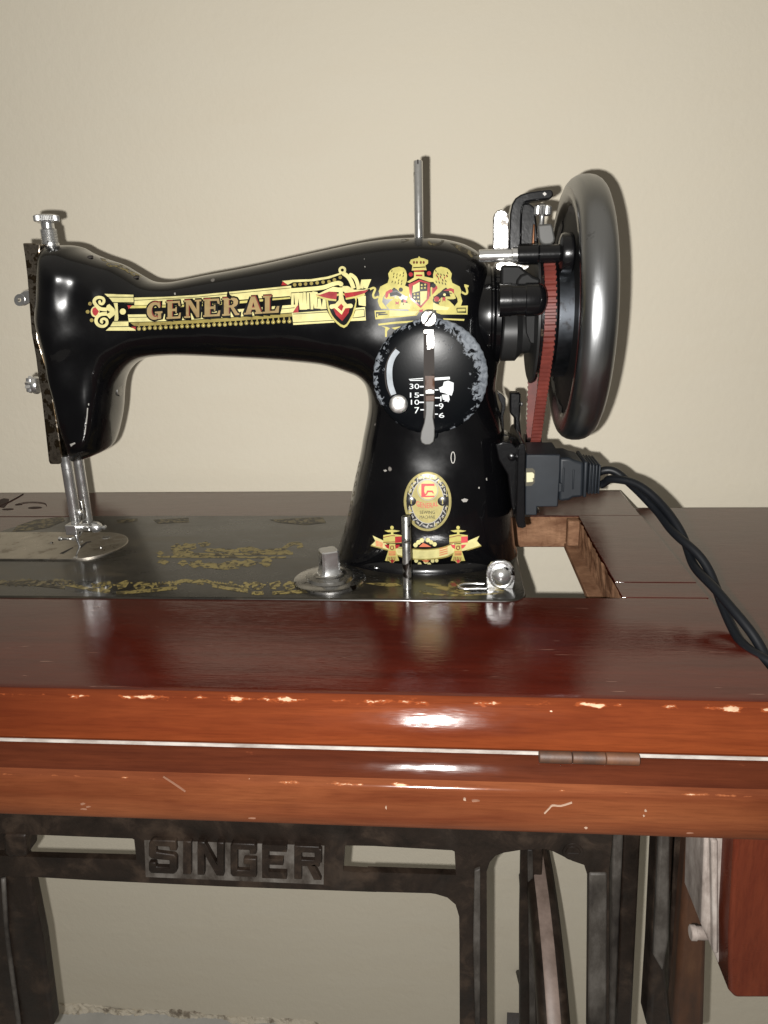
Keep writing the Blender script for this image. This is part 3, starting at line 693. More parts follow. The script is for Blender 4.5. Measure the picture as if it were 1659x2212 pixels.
# foot ring under the pillar
pc = np.array([-66.5, 89.0]); V = []; F = []
for i in range(64):
    th = 2*math.pi*i/64
    for (s_, z) in ((.93,7.5),(.985,5.2),(1.0,3.6),(1.012,1.4),(1.012,-2)): V.append((pc[0]+66.5*s_*math.cos(th)*(1 if True else 1), pc[1]+47*s_*math.sin(th), z))
for i in range(64):
    for j in range(4): F.append((i*5+j, ((i+1)%64)*5+j, ((i+1)%64)*5+j+1, i*5+j+1))
build('pillar_foot', V, F, ENAM, SM, smooth=True)

# face plate on the left end
fp = ZL('R1', [(180,338),(245,338),(320,345),(320,420),(300,600),(296,900),(302,1100),(370,1330),(412,1500),(455,1760),(506,2092),(470,2112),(400,2112),(388,2085),(362,1850),(330,1560),(302,1390),(285,1250),(250,1060),(238,900),(228,760),(215,600),(196,440)])
MB().pris_y(fp, 70, 116).out('face_plate', ETCH, SM, bevel=.8)
# take-up lever end with its eye
tc = Z('R1',155,795); to = MB(); Pn = [PY(u, v, 80) for u, v in arcpts(tc[0], tc[1], 11.5, 13, 0, 360, 24)[:-1]]; Pi = [PY(u, v, 80) for u, v in arcpts(tc[0], tc[1], 4, 4.6, 0, 360, 24)[:-1]]
V = []; F = []
for y in (80, 83):
    for p in Pn: V.append((p[0], y, p[2]))
    for p in Pi: V.append((p[0], y, p[2]))
for i in range(24):
    j = (i+1) % 24; F += [(i,j,24+j,24+i), (48+i,72+i,72+j,48+j), (i,48+i,48+j,j), (24+i,24+j,72+j,72+i)]
build('take_up_eye', V, F, CHROME, SM, smooth=True, angle=30)
MB().pris_y(ZL('R1',[(150,752),(190,722),(240,715),(245,810),(215,828),(185,842),(195,800),(185,765)]), 80.4, 82.6).out('take_up_lever', CHROME, SM, bevel=.5)
# face plate thumb screw
sc = PY(*Z('R1',318,1480), 90)
MB().lathe(sc, (-1,0,.12), [(0,5.5),(1.5,6.5),(3.2,6.5),(3.6,5),(5,4.6),(6.5,5.6),(8.2,5.4),(9,3)], 20, amp=(4,6,.14)).out('plate_screw', CHROME, SM, smooth=True, angle=40)
# pressure screw on top of the head
pk = PY(*Z('R1',404,345), 85)
prof = [(-3,5.6)]
for i in range(9): prof += [(.4+i*1.05,5.7),(.9+i*1.05,5.0)]
prof += [(10,4.2),(13.0,4.3),(13.2,4.9)]
PK = MB().lathe(pk, (0,0,1), prof, 32).out('pressure_screw', CHROME, SM, smooth=True, angle=25)
MB().lathe(pk+np.array([0,0,13.2]), (0,0,1), [(0,5.4),(.8,7.6),(1.4,8.0),(4.4,8.0),(5.0,7.5),(5.4,6.2),(5.5,.5)], 84, amp=(2,3,.035)).out('knurled_head', CHROME, PK, smooth=True, angle=20)
# oil holes on the head
for (r_, x, y) in (('R1',715,447),('R1',1085,607)):
    h = hit(*Z(r_,x,y))
    if h is not None: MB().lathe(h+np.array([0,0,-.6]), (0,-.25,1), [(0,2.8),(.9,2.5),(.95,1.2)], 16).out('oil_hole', HOLEB, SM)
hp = hit(*Z('R1',955,1520))
if hp is not None: MB().lathe(hp-np.array([.5,0,0]), (1,-.1,0), [(0,4.2),(1.2,3.8),(1.3,1.5)], 20).out('head_plug', STEEL, SM, smooth=True, angle=30)

# needle bar (front) and presser bar (behind)
def bar(name, ztop, zbot, pt_top, y, r, prof_end, m_):
    p = PY(*pt_top, y); return MB().lathe((p[0], y, zbot), (0,0,1), prof_end+[(ztop-zbot, r)], 28).out(name, m_, SM, smooth=True, angle=35)
nbx = PY(*Z('Q6',248,400), 74)
MB().lathe((nbx[0], 74, 24), (0,0,1), [(0,1.8),(2,3.0),(8,4.0),(13,4.15),(40,4.15),(56,4.15)], 32).out('needle_bar', CHROME, SM, smooth=True, angle=50)
pbx = PY(*Z('Q6',428,400), 96)
MB().lathe((pbx[0], 96, 16), (0,0,1), [(0,3.8),(68,3.9)], 32).out('presser_bar', CHROME, SM, smooth=True, angle=35)
# clamp, screws, needle and foot
nb = PY(*Z('Q6',345,1300), 72)
MB().box(nb[0]-3.7, nb[0]+5.2, 66, 77, nb[2]-4.0, nb[2]+3.8).out('needle_clamp', CHROME, SM, bevel=.7)
cs = PY(*Z('Q6',440,1285), 74)
MB().lathe(cs, (1,0,-.03), [(-1,1.2),(.8,1.3),(.9,2.6),(5.8,2.6),(6,1.0),(9.5,1.0),(9.8,3.2),(11,4.4),(13.5,4.2),(16.0,2.8),(17.2,1.1),(18.0,1.0),(18.4,1.8),(19.8,1.7),(20.4,.4)], 20).out('clamp_screw', CHROME, SM, smooth=True, angle=40)
ns = PY(*Z('Q6',398,1095), 70)
MB().lathe(ns+np.array([0,3,0]), (.2,-1,0), [(0,2.6),(2.2,2.6),(3.0,1.6),(3.1,.4)], 16).out('bar_screw', CHROME, SM, smooth=True, angle=40)
ns = PY(*Z('Q6',562,1030), 96); MB().lathe(ns-np.array([1.6,0,0]), (1,0,0), [(0,2.0),(1.8,1.9),(2.4,1.0)], 14).out('presser_screw', CHROME, SM, smooth=True, angle=40)
nt0 = PY(*Z('Q6',350,1380), 72); nt1 = PY(*Z('Q6',388,1700), 76)
MB().tube([(nb[0]+.6, 72, nb[2]-3), (nb[0]+.6, 73, nb[2]-9), (nb[0]+.8, 75, nb[2]-16), PZ(*Z('Q6',376,1728), 2.2)], [1.5,1.35,.9,.6], 10).out('needle', CHROME, SM, smooth=True)
f0 = PY(*Z('Q6',150,1462), 80); f1 = PY(*Z('Q6',345,1462), 80)
MB().tube([f0, f0+(f1-f0)*.35, f1], [1.3,1.1,1.3], 10).out('foot_pin', STEEL, SM, smooth=True)
for p in (f0, f1): MB().lathe(p-np.array([1.4,0,0]), (1,0,0), [(0,.9),(.5,1.7),(2.2,1.7),(2.8,.9)], 14).out('pin_nut', CHROME, SM, smooth=True, angle=40)
MB().prism([PY(*Z('Q6',*p), 86) for p in [(345,1200),(520,1185),(570,1230),(470,1380),(420,1460),(380,1440),(440,1370),(360,1350)]], [PY(*Z('Q6',*p), 92) for p in [(345,1200),(520,1185),(570,1230),(470,1380),(420,1460),(380,1440),(440,1370),(360,1350)]]).out('presser_foot', STEEL, SM, bevel=.4)
ft = [PZ(*Z('Q6',*p), 3.0) for p in [(395,1500),(430,1490),(478,1484),(482,1500),(440,1512),(405,1516)]]
MB().prism(ft, [p-np.array([0,0,1.0]) for p in ft]).out('foot_toe', CHROME, SM, bevel=.2)
ft = [PZ(*Z('Q6',*p), 3.0) for p in [(330,1738),(350,1722),(400,1716),(404,1728),(385,1742)]]
MB().prism(ft, [p-np.array([0,0,1.0]) for p in ft]).out('foot_toe', CHROME, SM, bevel=.2)
MB().pris_y(ZL('Q6',[(390,900),(460,905),(495,1100),(500,1180),(470,1185),(440,1050),(420,960)]), 84, 88).out('thread_guide', STEEL, SM, bevel=.5)
# slide plate
cy_, rx_ = 98.0, 31.0; cxp = -335.2
sp_ol = [(cxp+rx_*math.cos(math.radians(a)), cy_+rx_*math.sin(math.radians(a))) for a in range(-90, 91, 6)]+[(-431.5, cy_+rx_), (-431.5, cy_-rx_)]
MB().prism([(x,y,BZ+1.3) for x,y in sp_ol], [(x,y,BZ-.4) for x,y in sp_ol]).out('slide_plate', PLATE, SM, bevel=.4)
sl_ = [PZ(*Z('Q6',*p), BZ+1.42) for p in [(135,1678),(330,1585),(345,1592),(190,1682)]]; build('feed_slot', sl_, [(0,1,2,3)], HOLEB, SM)
sl_ = [PZ(*Z('Q6',*p), BZ+1.42) for p in [(400,1612),(450,1560),(530,1505),(600,1495),(606,1508),(550,1520),(470,1585),(430,1618)]]; build('feed_slot', sl_, [tuple(range(8))], HOLEB, SM)
for (x, y, r_) in ((825,1446,3.6),(745,1593,1.4),(20,1523,1.2)):
    c = PZ(*Z('Q6',x,y), BZ+1.3); MB().lathe(c, (0,0,1), [(0,r_),(.5,r_*.9),(.6,r_*.5)], 18).out('plate_rivet', STEEL, SM, smooth=True, angle=40)
    MB().box(c[0]-r_*.8,c[0]+r_*.8,c[1]-.3,c[1]+.3,c[2]+.58,c[2]+.68).out('rivet_slot', HOLEB, SM)

# spool pin on top
s0 = PY(905, 514, 92); s1 = PY(900.5, 347, 92)
SPN = MB().lathe((s0[0], 92, s0[2]-6), (0,0,1), [(0,3.0),(s1[2]-s0[2]+6-.6,3.0),(s1[2]-s0[2]+6,2.6)], 24).out('spool_pin', CHROME, SM, smooth=True, angle=35)
MB().box(s0[0]-.5, s0[0]+.5, 88.6, 95.4, s1[2]-2.2, s1[2]+.15).out('pin_slot', HOLEB, SPN)
MB().lathe((s0[0], 92, s0[2]-1.2), (0,0,1), [(0,7.5),(1.0,7.0),(1.4,4.5)], 28).out('pin_collar', BLKP, SPN, smooth=True, angle=35)
# rod standing on the bed, front
rb = PZ(880, 1270, BZ)
RD = MB().lathe(rb, (-.0,0,1), [(0,3.05),(2,2.95),(49.3,2.95),(49.9,2.6),(50,.8)], 24).out('front_spool_pin', STEEL, SM, smooth=True, angle=35)
# square post on stepped disc
dc = PZ(713, 1253, BZ)
FK = MB().lathe(dc, (0,0,1), [(-.2,24.8),(1.2,24.6),(1.8,23.6),(2.4,17),(2.7,16.6),(4.2,15.6),(4.6,11.5),(5.0,11),(5.6,9.5)], 56).out('feed_knob', DCHR, SM, smooth=True, angle=30)
V = []; F = []
lv = [(4.6,10.0,.86),(6.2,7.7,.5),(8.5,6.6,.2),(11,6.15,.0),(21.5,6.0,0),(22.3,5.4,0)]
for (z, s_, rd) in lv:
    for i in range(24):
        th = 2*math.pi*(i+.5)/24+.45; cc, ss = math.cos(th-.45), math.sin(th-.45); e = (abs(cc)**8+abs(ss)**8)**(-1/8); e = e*(1-rd)+rd
        V.append(dc+np.array([s_*e*math.cos(th), s_*e*math.sin(th), z]))
for j in range(len(lv)-1):
    for i in range(24): F.append((j*24+i, j*24+(i+1)%24, (j+1)*24+(i+1)%24, (j+1)*24+i))
F.append(tuple((len(lv)-1)*24+i for i in range(24)))
build('square_post', V, F, CHROME, FK, smooth=True, angle=28)
# bobbin tension bracket at the bed's right front corner
bb = PZ(1082, 1272, BZ); by = bb[1]
bo = [(1050.5,1273),(1050.5,1238),(1054,1225),(1062,1216),(1074,1211.5),(1090,1211.5),(1102,1217),(1110,1228),(1112.5,1242),(1112.5,1258),(1108,1273)]
TB = MB().pris_y(bo, by, by+2.6).out('tension_bracket', CHROME, SM, bevel=.6)
dcb = PY(1083, 1245, by-.1)
MB().lathe(dcb+np.array([0,.3,0]), (0,-1,0), [(0,8.6),(.9,8.4),(1.3,7.4),(1.0,6.6),(2.4,6.0),(4.0,4.6),(5.0,2.6),(5.3,.5)], 40).out('tension_disc', CHROME, TB, smooth=True, angle=35)
wp = [PZ(*Z('R7',*p), BZ+1.3) for p in spline([(1370,1005),(1270,1006),(1190,1006),(1155,990),(1190,972),(1270,968),(1350,970)],6)]
MB().tube(wp, .9, 8).out('guide_wire', CHROME, TB, smooth=True)

# stitch length dial
dr = 36.6; DY = 47.0
prof = [(-1.5,dr),(1.2,dr),(2.2,dr-.8),(3.0,dr-3),(3.8,dr-9),(4.6,dr-18),(5.0,8),(5.0,.6)]
DL = MB().lathe((DC[0], DY, DC[2]), (0,-1,0), prof, 90, amp=(0,1,.006)).out('stitch_dial', WORN, SM, smooth=True, angle=40)
lob = [(882,715),(896,700),(907,688),(911,676),(920,669),(932,669),(941,676),(946,688),(958,700),(975,715)]
MB().pris_y(lob+[(975,760),(882,760)], DY-2.0, DY+5).out('dial_lug', WORN, DL, bevel=1.0)
lob = [(890,905),(900,925),(914,936),(917,948),(945,948),(948,934),(962,926),(975,900)]
MB().pris_y(lob, DY-1.4, DY+6).out('dial_lug', WORN, DL, bevel=1.0)
V, F = DL.data, None
dgV = [tuple(np.array(v.co)*1000+ORIG[SM]) for v in DL.data.vertices]; dgF = [list(p.vertices) for p in DL.data.polygons]
# back wall so that a missed ray still lands on the dial plane
BD = BVHTree.FromPolygons(dgV, dgF)
def onD(u, v): h = hit(u, v, BD); return h if h is not None else PY(u, v, DY-3)
ls = PY(926, 688, DY-2.2)
LS = MB().lathe(ls+np.array([0,.5,0]), (0,-1,0), [(0,5.2),(1.4,5.2),(2.1,4.4),(2.3,2)], 24).out('dial_screw', CHROMEB, DL, smooth=True, angle=35)
aa = math.radians(52); ca, sa = math.cos(aa), math.sin(aa); V = []
for (p, q_) in ((-4.6,-.6),(4.6,-.6),(4.6,.6),(-4.6,.6)): V.append(ls+np.array([p*ca-q_*sa, -1.95, p*sa+q_*ca]))
build('dial_screw_slot', V, [(0,1,2,3)], HOLEB, DL)
def dec_d(name, polys, m_, off): return decal(name, polys, m_, DL, BD, off, 9)
slot = ZL('R4', [(735,285),(842,285),(848,1190),(735,1190)])
dec_d('lever_slot', [slot], HOLEB, .10)
dec_d('slot_lining', [ZL('R4', [(750,760),(845,760),(846,900),(752,900)])], RUST, .16)
MB().pris_y(ZL('R4', [(735,290),(840,290),(840,330),(735,330)]), DY-6.0, DY-2).out('slot_bridge', STEEL, DL, bevel=.3)
MB().pris_y(ZL('R4', [(764,336),(842,336),(846,440),(838,480),(790,497),(766,494)]), DY-5.9, DY-3).out('lever_shine_plate', CHROMEB, DL, bevel=.3)
# arc slot, left, and its bright knob
arcc = ZL('R4', spline([(470,500),(420,570),(392,660),(388,760),(400,860),(430,950)], 5))
dec_d('arc_slot_edge', stroke(ZL('R4', spline([(455,470),(395,550),(352,660),(345,760),(362,880),(405,970)],5)), 2.6), HOLEB, .14)
dec_d('arc_slot', stroke(arcc, 12.5, 12), gold('arc_slot_metal', (.24,.26,.28), .5, metal_=.2), .11)
kb = onD(*Z('R4',480,1045))
MB().lathe(kb+np.array([0,1.2,0]), (0,-1,0), [(0,5.6),(1.6,6.0),(2.6,5.7),(3.4,4.6),(3.9,2.6),(4.0,.4)], 32).out('arc_knob', KNOB, DL, smooth=True, angle=45)
# lever
lp = ZL('R4', [(752,1010),(845,1010),(842,1080),(832,1180),(848,1280),(848,1370),(838,1430),(800,1460),(750,1462),(712,1440),(700,1400),(708,1330),(738,1240),(752,1150),(755,1080)])
LV = MB().prism([PY(u, v, DY-9.5-(v-lp[0][1])*.035) for u, v in lp], [PY(u, v, DY-7-(v-lp[0][1])*.035) for u, v in lp]).out('stitch_lever', DULL, DL, bevel=.6, seg=3)
MB().prism([PY(*Z('R4',*p), DY-11.5) for p in [(750,905),(800,890),(845,905),(846,940),(752,945)]], [PY(*Z('R4',*p), DY-5) for p in [(750,905),(800,890),(845,905),(846,940),(752,945)]]).out('lever_clip', CHROME, LV, bevel=.4)
MB().prism([PY(*Z('R4',*p), DY-11) for p in [(752,960),(846,955),(846,1020),(752,1020)]], [PY(*Z('R4',*p), DY-5) for p in [(752,960),(846,955),(846,1020),(752,1020)]]).out('lever_neck', RUST, LV, bevel=.5)
# dial numerals and ticks
def tx(text, r_, x0, y0, x1, y1): text_decal('numeral', text, lambda a, b: Z(r_, x0+(x1-x0)*a, y1+(y0-y1)*b), WHITED, DL, BD, .16)
tx('30','R4',592,840,690,892); tx('15','R4',596,930,690,980); tx('10','R4',606,1002,690,1052); tx('7','R4',642,1078,690,1140)
tx('12','R4',905,965,990,1018); tx('9','R4',888,1038,936,1098); tx('6','R4',890,1135,945,1185)
tk = [rect(695,862,735,876), rect(695,948,735,960), rect(692,1022,738,1034), rect(702,1098,738,1110), rect(848,896,885,908), rect(848,976,900,988), rect(850,1055,884,1066), rect(850,1143,880,1153), [(848,778),(1000,768),(1002,794),(848,806)]]
dec_d('scale_marks', [ZL('R4', p) for p in tk]+[ZL('R4', p) for p in ([(582,792),(730,780),(730,788),(590,798)], [(590,802),(730,800),(730,808),(600,810)])], WHITED, .13)
dec_d('bare_spot', [ZL('R4', [(890,880),(930,862),(940,820),(985,808),(1040,830),(1038,905),(1020,960),(985,950),(950,935),(905,925)]), ZL('R4',[(920,950),(990,950),(1000,1000),(985,1028),(965,1008),(930,1000)])], CHIP, .19)

# ---- gold transfers on the arm
def dec(name, polys, m_, lay, step=7, **k): return decal(name, polys, m_, SM, BV, .10+.10*lay, step, **k)
# left scroll ornament
sc_ = []
sc_ += stroke(ZL('D4', spline([(300,245),(245,240),(215,222),(190,195),(178,165),(195,138),(230,130),(262,140),(272,165),(258,190),(235,188),(228,172),(240,163)],5)), 8, 5)
sc_ += stroke(ZL('D4', spline([(300,285),(250,288),(218,305),(198,335),(200,370),(228,398),(270,402),(298,380),(298,348),(275,332),(250,340),(245,360),(262,370)],5)), 8, 5)
sc_ += [ZL('D4', [(285,240),(300,205),(322,193),(372,240),(378,290),(325,333),(290,292),(330,268)])]
sc_ += [ZL('D4', circ(188, 265, 42, 18, 52))]
dec('scroll_decal', sc_, GOLDP, 0)
dec('scroll_dots', [ZL('D4', circ(x, y, 18, 12)) for x, y in ((140,190),(117,266),(155,346))], GOLDD, 0)
dec('scroll_jewel', [ZL('D4', [(165,235),(190,222),(205,240),(225,262),(208,292),(190,306),(168,290),(160,262)])], RED, 1)
# plates left of the name
gp_ = [ZL('D4', [(275,97),(550,106),(553,185),(358,180),(330,145)]), ZL('D4', [(362,182),(400,182),(408,330),(400,356),(368,356),(375,290),(378,240)]),
       ZL('D4', [(288,444),(330,405),(362,352),(502,350),(502,408),(560,425),(572,444)])]
dec('end_plate_decal', gp_, GOLDP, 0)
dec('end_plate_lines', stroke(ZL('D4',[(310,128),(552,130)]),1.6)+stroke(ZL('D4',[(345,178),(552,180)]),1.6)+stroke(ZL('D4',[(320,408),(502,405)]),1.6)+stroke(ZL('D4',[(360,356),(502,354)]),1.6)+stroke(ZL('D4',[(553,104),(556,205)]),1.6), BLACKD, 1)
dec('end_plate_dot', [ZL('D4', circ(449,264,29,16))], GOLDP, 0)
# the two gold bands that carry the name
up = ZL('R2', [(310,247),(470,243),(640,233),(900,208),(1138,184),(1138,238),(900,256),(640,276),(470,284),(310,287)])
up2 = ZL('R2', [(275,289),(470,288),(640,281),(900,262),(1138,244),(1138,252),(900,275),(640,294),(470,299),(310,303),(290,303)])
lo1 = ZL('R2', [(278,336),(470,334),(640,326),(900,305),(1075,290),(1178,283),(1150,325),(900,345),(640,362),(470,371),(283,376)])
lo2 = ZL('R2', [(290,379),(470,374),(640,365),(900,348),(1148,329),(1148,346),(900,366),(640,382),(470,391),(330,397),(310,395)])
dec('name_band_upper', [up], GOLDP, 0); dec('name_band_thin', [up2], GOLD, 0); dec('name_band_lower', [lo1], GOLDP, 0); dec('name_band_foot', [lo2], GOLDD, 0)
for tip in [ZL('D4',[(492,206),(536,208),(505,240)]), ZL('D4',[(528,408),(572,406),(570,436)]), ZL('R2',[(1150,326),(1180,283),(1180,326)]), ZL('R2',[(1090,182),(1098,160),(1122,182)])]: dec('band_tip', [tip], RED, 1)
dec('band_lines', stroke(ZL('R2',[(310,262),(640,245),(1138,196)]),1.2)+stroke(ZL('R2',[(283,352),(380,350)]),1.2)+stroke(ZL('R2',[(1080,308),(1160,300)]),1.4), BLACKD, 1)
# bead fringe below the band
be = []; bes = []
for i in range(29):
    x = 337+i*28.4; y = 411-(x-337)*.0505+1.5*math.sin(i*2.1)
    be.append(ZL('R2', circ(x, y, 10.5, 10))); bes += stroke(ZL('R2',[(x,y-22),(x,y-8)]), 3)
dec('bead_fringe', be+bes, GOLDD, 0, 9)
dec('bead_spots', [ZL('R2', circ(337+i*28.4+1, 412-(i*28.4)*.0505+1.5*math.sin(i*2.1), 3.4, 6)) for i in range(29)], GOLDP, 1, 9)
# the name, slab-serif letters with a dark outline
s = .30
def E_(x=1): return [rect(.02,0,.40,.10), rect(.10,0,.40,1), rect(.02,.90,.40,1), [(.3,0),(.93,0),(.97,.30),(.86,.30),(.80,.12),(.3,.12)], [(.3,.43),(.62,.43),(.64,.34),(.72,.34),(.72,.68),(.64,.68),(.62,.57),(.3,.57)], [(.3,.88),(.82,.88),(.90,.68),(1,.68),(.96,1),(.3,1)]]
gG = arcpts(.5,.5,.5,.5,-58,-300,22); gI = arcpts(.54,.5,.24,.34,-290,-70,20)
NAME = dict(G=[gG+gI, [(.70,0.05),(.82,.02),(.86,.34),(.76,.34),(.66,.18)], [(.52,.54),(1,.54),(1,.64),(.92,.66),(.92,.95),(.72,.98),(.70,.66),(.52,.64)]],
  E=E_(), N=[rect(0,0,.30,.10), rect(.10,0,.26,1), rect(0,.90,.36,1), [(.12,0),(.38,0),(.88,.80),(.88,1),(.72,1)], rect(.72,0,.88,1), rect(.62,0,1,.10)],
  R=[rect(0,0,.4,.10), rect(.10,0,.38,1), rect(0,.90,.46,1), [(.3,0),(.7,0),(.86,.06),(.94,.2),(.92,.36),(.82,.48),(.66,.54),(.3,.54),(.3,.43),(.56,.42),(.66,.34),(.66,.2),(.56,.12),(.3,.12)], [(.46,.5),(.66,.5),(.92,.9),(1,.9),(1,1),(.76,1)]],
  A=[[(.38,0),(.60,0),(.92,.92),(.66,.92),(.50,.30),(.36,.92),(.10,.92)], rect(.22,.62,.72,.74), rect(0,.90,.42,1), rect(.58,.90,1,1)],
  L=[rect(.02,0,.52,.10), rect(.14,0,.42,1), rect(.02,.90,.4,1), [(.3,.87),(.74,.87),(.86,.62),(1,.62),(.96,1),(.3,1)]])
fill = []; edge = []; redsh = []
for ch, x0, x1 in (('G',380,462),('E',482,560),('N',578,668),('E',676,768),('R',778,868),('A',892,992),('L',992,1080)):
    yt = lambda x: 274-(x-380)*.0575
    hh = 92; tr = lambda p, g_=0: Z('R2', x0+(x1-x0)*p[0], yt(x0+(x1-x0)*p[0])+hh*p[1])
    for p in NAME[ch]:
        q_ = [tr(a) for a in p]; fill.append(q_); edge.append(q_); edge += ring(q_, 7.0)
    for p in NAME[ch][:2]:
        q_ = [tr(a) for a in p]; redsh.append([(a[0]+1.6, a[1]-2.4) for a in q_])
dec('name_outline', edge, BLACKD, 2, 9); dec('name_shading', redsh, DKRED, 3, 9); dec('name_lettering', fill, TAN, 4, 9)
# greek key panel and winged shield
gk = [ZL('D5',[(480,248),(600,236),(800,228),(980,200),(1100,165),(1125,150),(1150,168),(1000,222),(820,252),(600,262),(545,290)])]
gk += ring(ZL('D5', circ(1145,128,30,16)), 5)
gk += stroke(ZL('D5', spline([(1150,160),(1200,195),(1240,250),(1270,330)],4)), 9) + stroke(ZL('D5', spline([(1240,180),(1285,215),(1310,270),(1325,340)],4)), 8)+[ZL('D5', circ(1236,180,20,10))]
gk += stroke(ZL('D5', spline([(575,352),(760,338),(930,320),(1030,285),(1090,270),(1130,275)],4)), 9)+[ZL('D5', circ(1130,282,26,12))]
for xs_ in ([(595,520),(598,388),(640,384),(640,520)],[(640,500),(645,384),(682,384),(690,560),(730,556),(728,372)],[(770,556),(765,378),(815,374),(810,560)],[(815,374),(845,376),(850,545),(895,545),(890,440)],[(905,545),(945,545),(945,440)]):
    gk += stroke(ZL('D5', xs_), 5.5)
gk += stroke(ZL('D5',[(575,300),(575,420)]),2.5)
gk += [ZL('D5',[(590,600),(975,572),(1050,680),(1060,705),(605,732)]), ZL('D5',[(1290,545),(1395,535),(1405,682),(1230,690),(1280,600)])]
gk += stroke(ZL('D5',[(1355,330),(1372,248),(1425,242),(1400,330)]),8) + stroke(ZL('D5',[(1310,430),(1352,420),(1345,510),(1370,512),(1385,410)]),7)
dec('key_panel_decal', gk, GOLDP, 0)
dec('key_panel_lines', stroke(ZL('D5',[(600,612),(985,590),(1035,668)]),1.4)+stroke(ZL('D5',[(600,706),(1060,680)]),1.4)+ring(ZL('D5',[(1290,568),(1385,560),(1392,640),(1260,655)]),1.4), BLACKD, 1)
dec('upper_beads', [ZL('D5', circ(x,y,20,10)) for x,y in ((620,290),(680,285),(740,280),(804,275),(868,268),(933,260),(998,255),(1058,235),(1122,208))], GOLDD, 0)
dec('shield_rim', [ZL('D5', spline([(965,440),(985,560),(1040,670),(1165,765),(1250,660),(1290,560),(1305,430),(1280,420),(1130,380),(990,430)],3))], GOLD, 1)
dec('shield_field', [ZL('D5', spline([(985,450),(1005,560),(1060,660),(1165,738),(1235,650),(1270,555),(1285,440),(1130,400)],3))], BLACKD, 2)
dec('shield_red', [ZL('D5',[(1130,470),(1180,540),(1228,540),(1215,600),(1145,690),(1075,620),(1045,550),(1085,525)])], RED, 3)
wg = [ZL('D5',[(835,395),(900,382),(980,340),(1050,312),(1130,325),(1110,370),(1000,365),(900,400)]), ZL('D5',[(1470,322),(1380,345),(1280,345),(1210,305),(1150,305),(1140,350),(1180,380),(1300,365),(1400,350)])]
dec('wing_red', [ZL('D5',[(850,400),(1000,362),(1090,375),(1080,450),(1000,440),(920,425)]), ZL('D5',[(1165,380),(1300,362),(1430,348),(1390,385),(1280,415),(1185,438)])], RED, 3)
dec('wing_decal', wg+stroke(ZL('D5',[(1130,320),(1132,420),(1128,470),(1080,520),(1020,530)]),9)+stroke(ZL('D5',[(1135,420),(1150,480),(1190,525),(1240,520)]),9)+[ZL('D5',circ(1028,530,25,12)),ZL('D5',circ(1238,522,25,12))]+stroke(ZL('D5',[(1065,530),(1140,600),(1175,530)]),5.5), GOLDP, 4)
dec('wing_fringe', stroke(ZL('D5',[(860,412),(930,435),(1000,452),(1080,460)]),4)+stroke(ZL('D5',[(1185,445),(1290,425),(1395,392)]),4), GOLD, 4)
# crest with two lions, shield and crown
cr = []
def lion(fx):
    L_ = [[(455,330),(480,322),(525,312),(575,325),(600,355),(612,400),(610,470),(590,520),(640,540),(640,640),(600,640),(540,600),(500,560),(470,540),(440,570),(420,640),(480,640),(470,670),(390,670),(360,660),(380,600),(345,660),(340,700),(370,740),(400,775),(330,775),(305,740),(290,690),(310,620),(300,580),(320,530),(400,490),(415,440),(405,390),(430,350)],
          [(430,690),(480,660),(520,650),(560,690),(540,730),(640,700),(640,780),(420,780),(380,740)]]
    return [ZL('R3', [(fx(x), y) for x, y in p]) for p in L_]
cr += lion(lambda x: x)+lion(lambda x: 1512-x)
cr += stroke(ZL('R3', spline([(300,640),(255,655),(240,620),(262,560),(240,545),(205,562)],4)), 4.5)+stroke(ZL('R3', spline([(1215,590),(1255,612),(1275,595),(1268,550),(1255,520),(1290,530)],4)), 4.5)
cr += [ZL('R3', [(255,795),(420,790),(620,800),(760,790),(720,850),(540,868),(265,892)]), ZL('R3', [(930,795),(1130,745),(1282,740),(1278,838),(990,838),(940,820)]), ZL('R3',[(620,640),(900,640),(960,760),(820,800),(640,800),(580,740)])]
cr += [ZL('R3',[(690,370),(800,370),(805,420),(900,440),(910,480),(860,480),(740,440),(640,490),(610,480),(690,430)])]
cr += [ZL('R3',[(665,355),(672,300),(640,270),(655,235),(700,222),(735,215),(745,195),(760,213),(800,222),(845,240),(845,275),(815,300),(830,350)])]
cr += [ZL('R3', [(295,940),(500,915),(700,905),(640,930),(500,938),(300,960)]), ZL('R3',[(1010,880),(1245,888),(1240,908),(1015,895)]), ZL('R3', [(330,965),(395,975),(425,990),(395,1020),(390,1085),(372,1085),(370,1010),(375,985)]), ZL('R3',[(440,985),(560,965),(480,1005)])]
dec('crest_decal', cr, GOLD, 0, 7)
pale = [ZL('R3',[(680,520),(752,480),(752,580),(672,600)]), ZL('R3',[(758,585),(835,580),(828,670),(762,740)]), ZL('R3',[(420,790),(620,805),(740,800),(700,845),(420,860)]), ZL('R3', circ(505,650,20,8)), ZL('R3', circ(1025,620,16,8)), ZL('R3', [(560,700),(640,720),(650,780),(520,770)]), ZL('R3',[(900,700),(960,740),(1080,760),(1060,790),(900,790)])]
dec('crest_shield_rim', [ZL('R3',[(630,505),(750,455),(868,490),(858,660),(765,768),(650,668)])], RED, 1)
dec('crest_shield_dark', [ZL('R3',[(668,530),(750,475),(838,500),(835,660),(764,745),(665,655)])], BLACKD, 2)
dec('crest_shield_gold', pale, GOLDP, 3)
st_ = []
for (x, y) in ((775,515),(812,510),(775,548),(810,545),(695,615),(732,612),(695,650),(735,650),(715,690),(742,690)):
    st_.append(ZL('R3', [(x+(15 if i % 2 == 0 else 7)*math.cos(math.pi*i/5), y+(15 if i % 2 == 0 else 7)*math.sin(math.pi*i/5)) for i in range(10)]))
dec('crest_stars', st_, GOLD, 4)
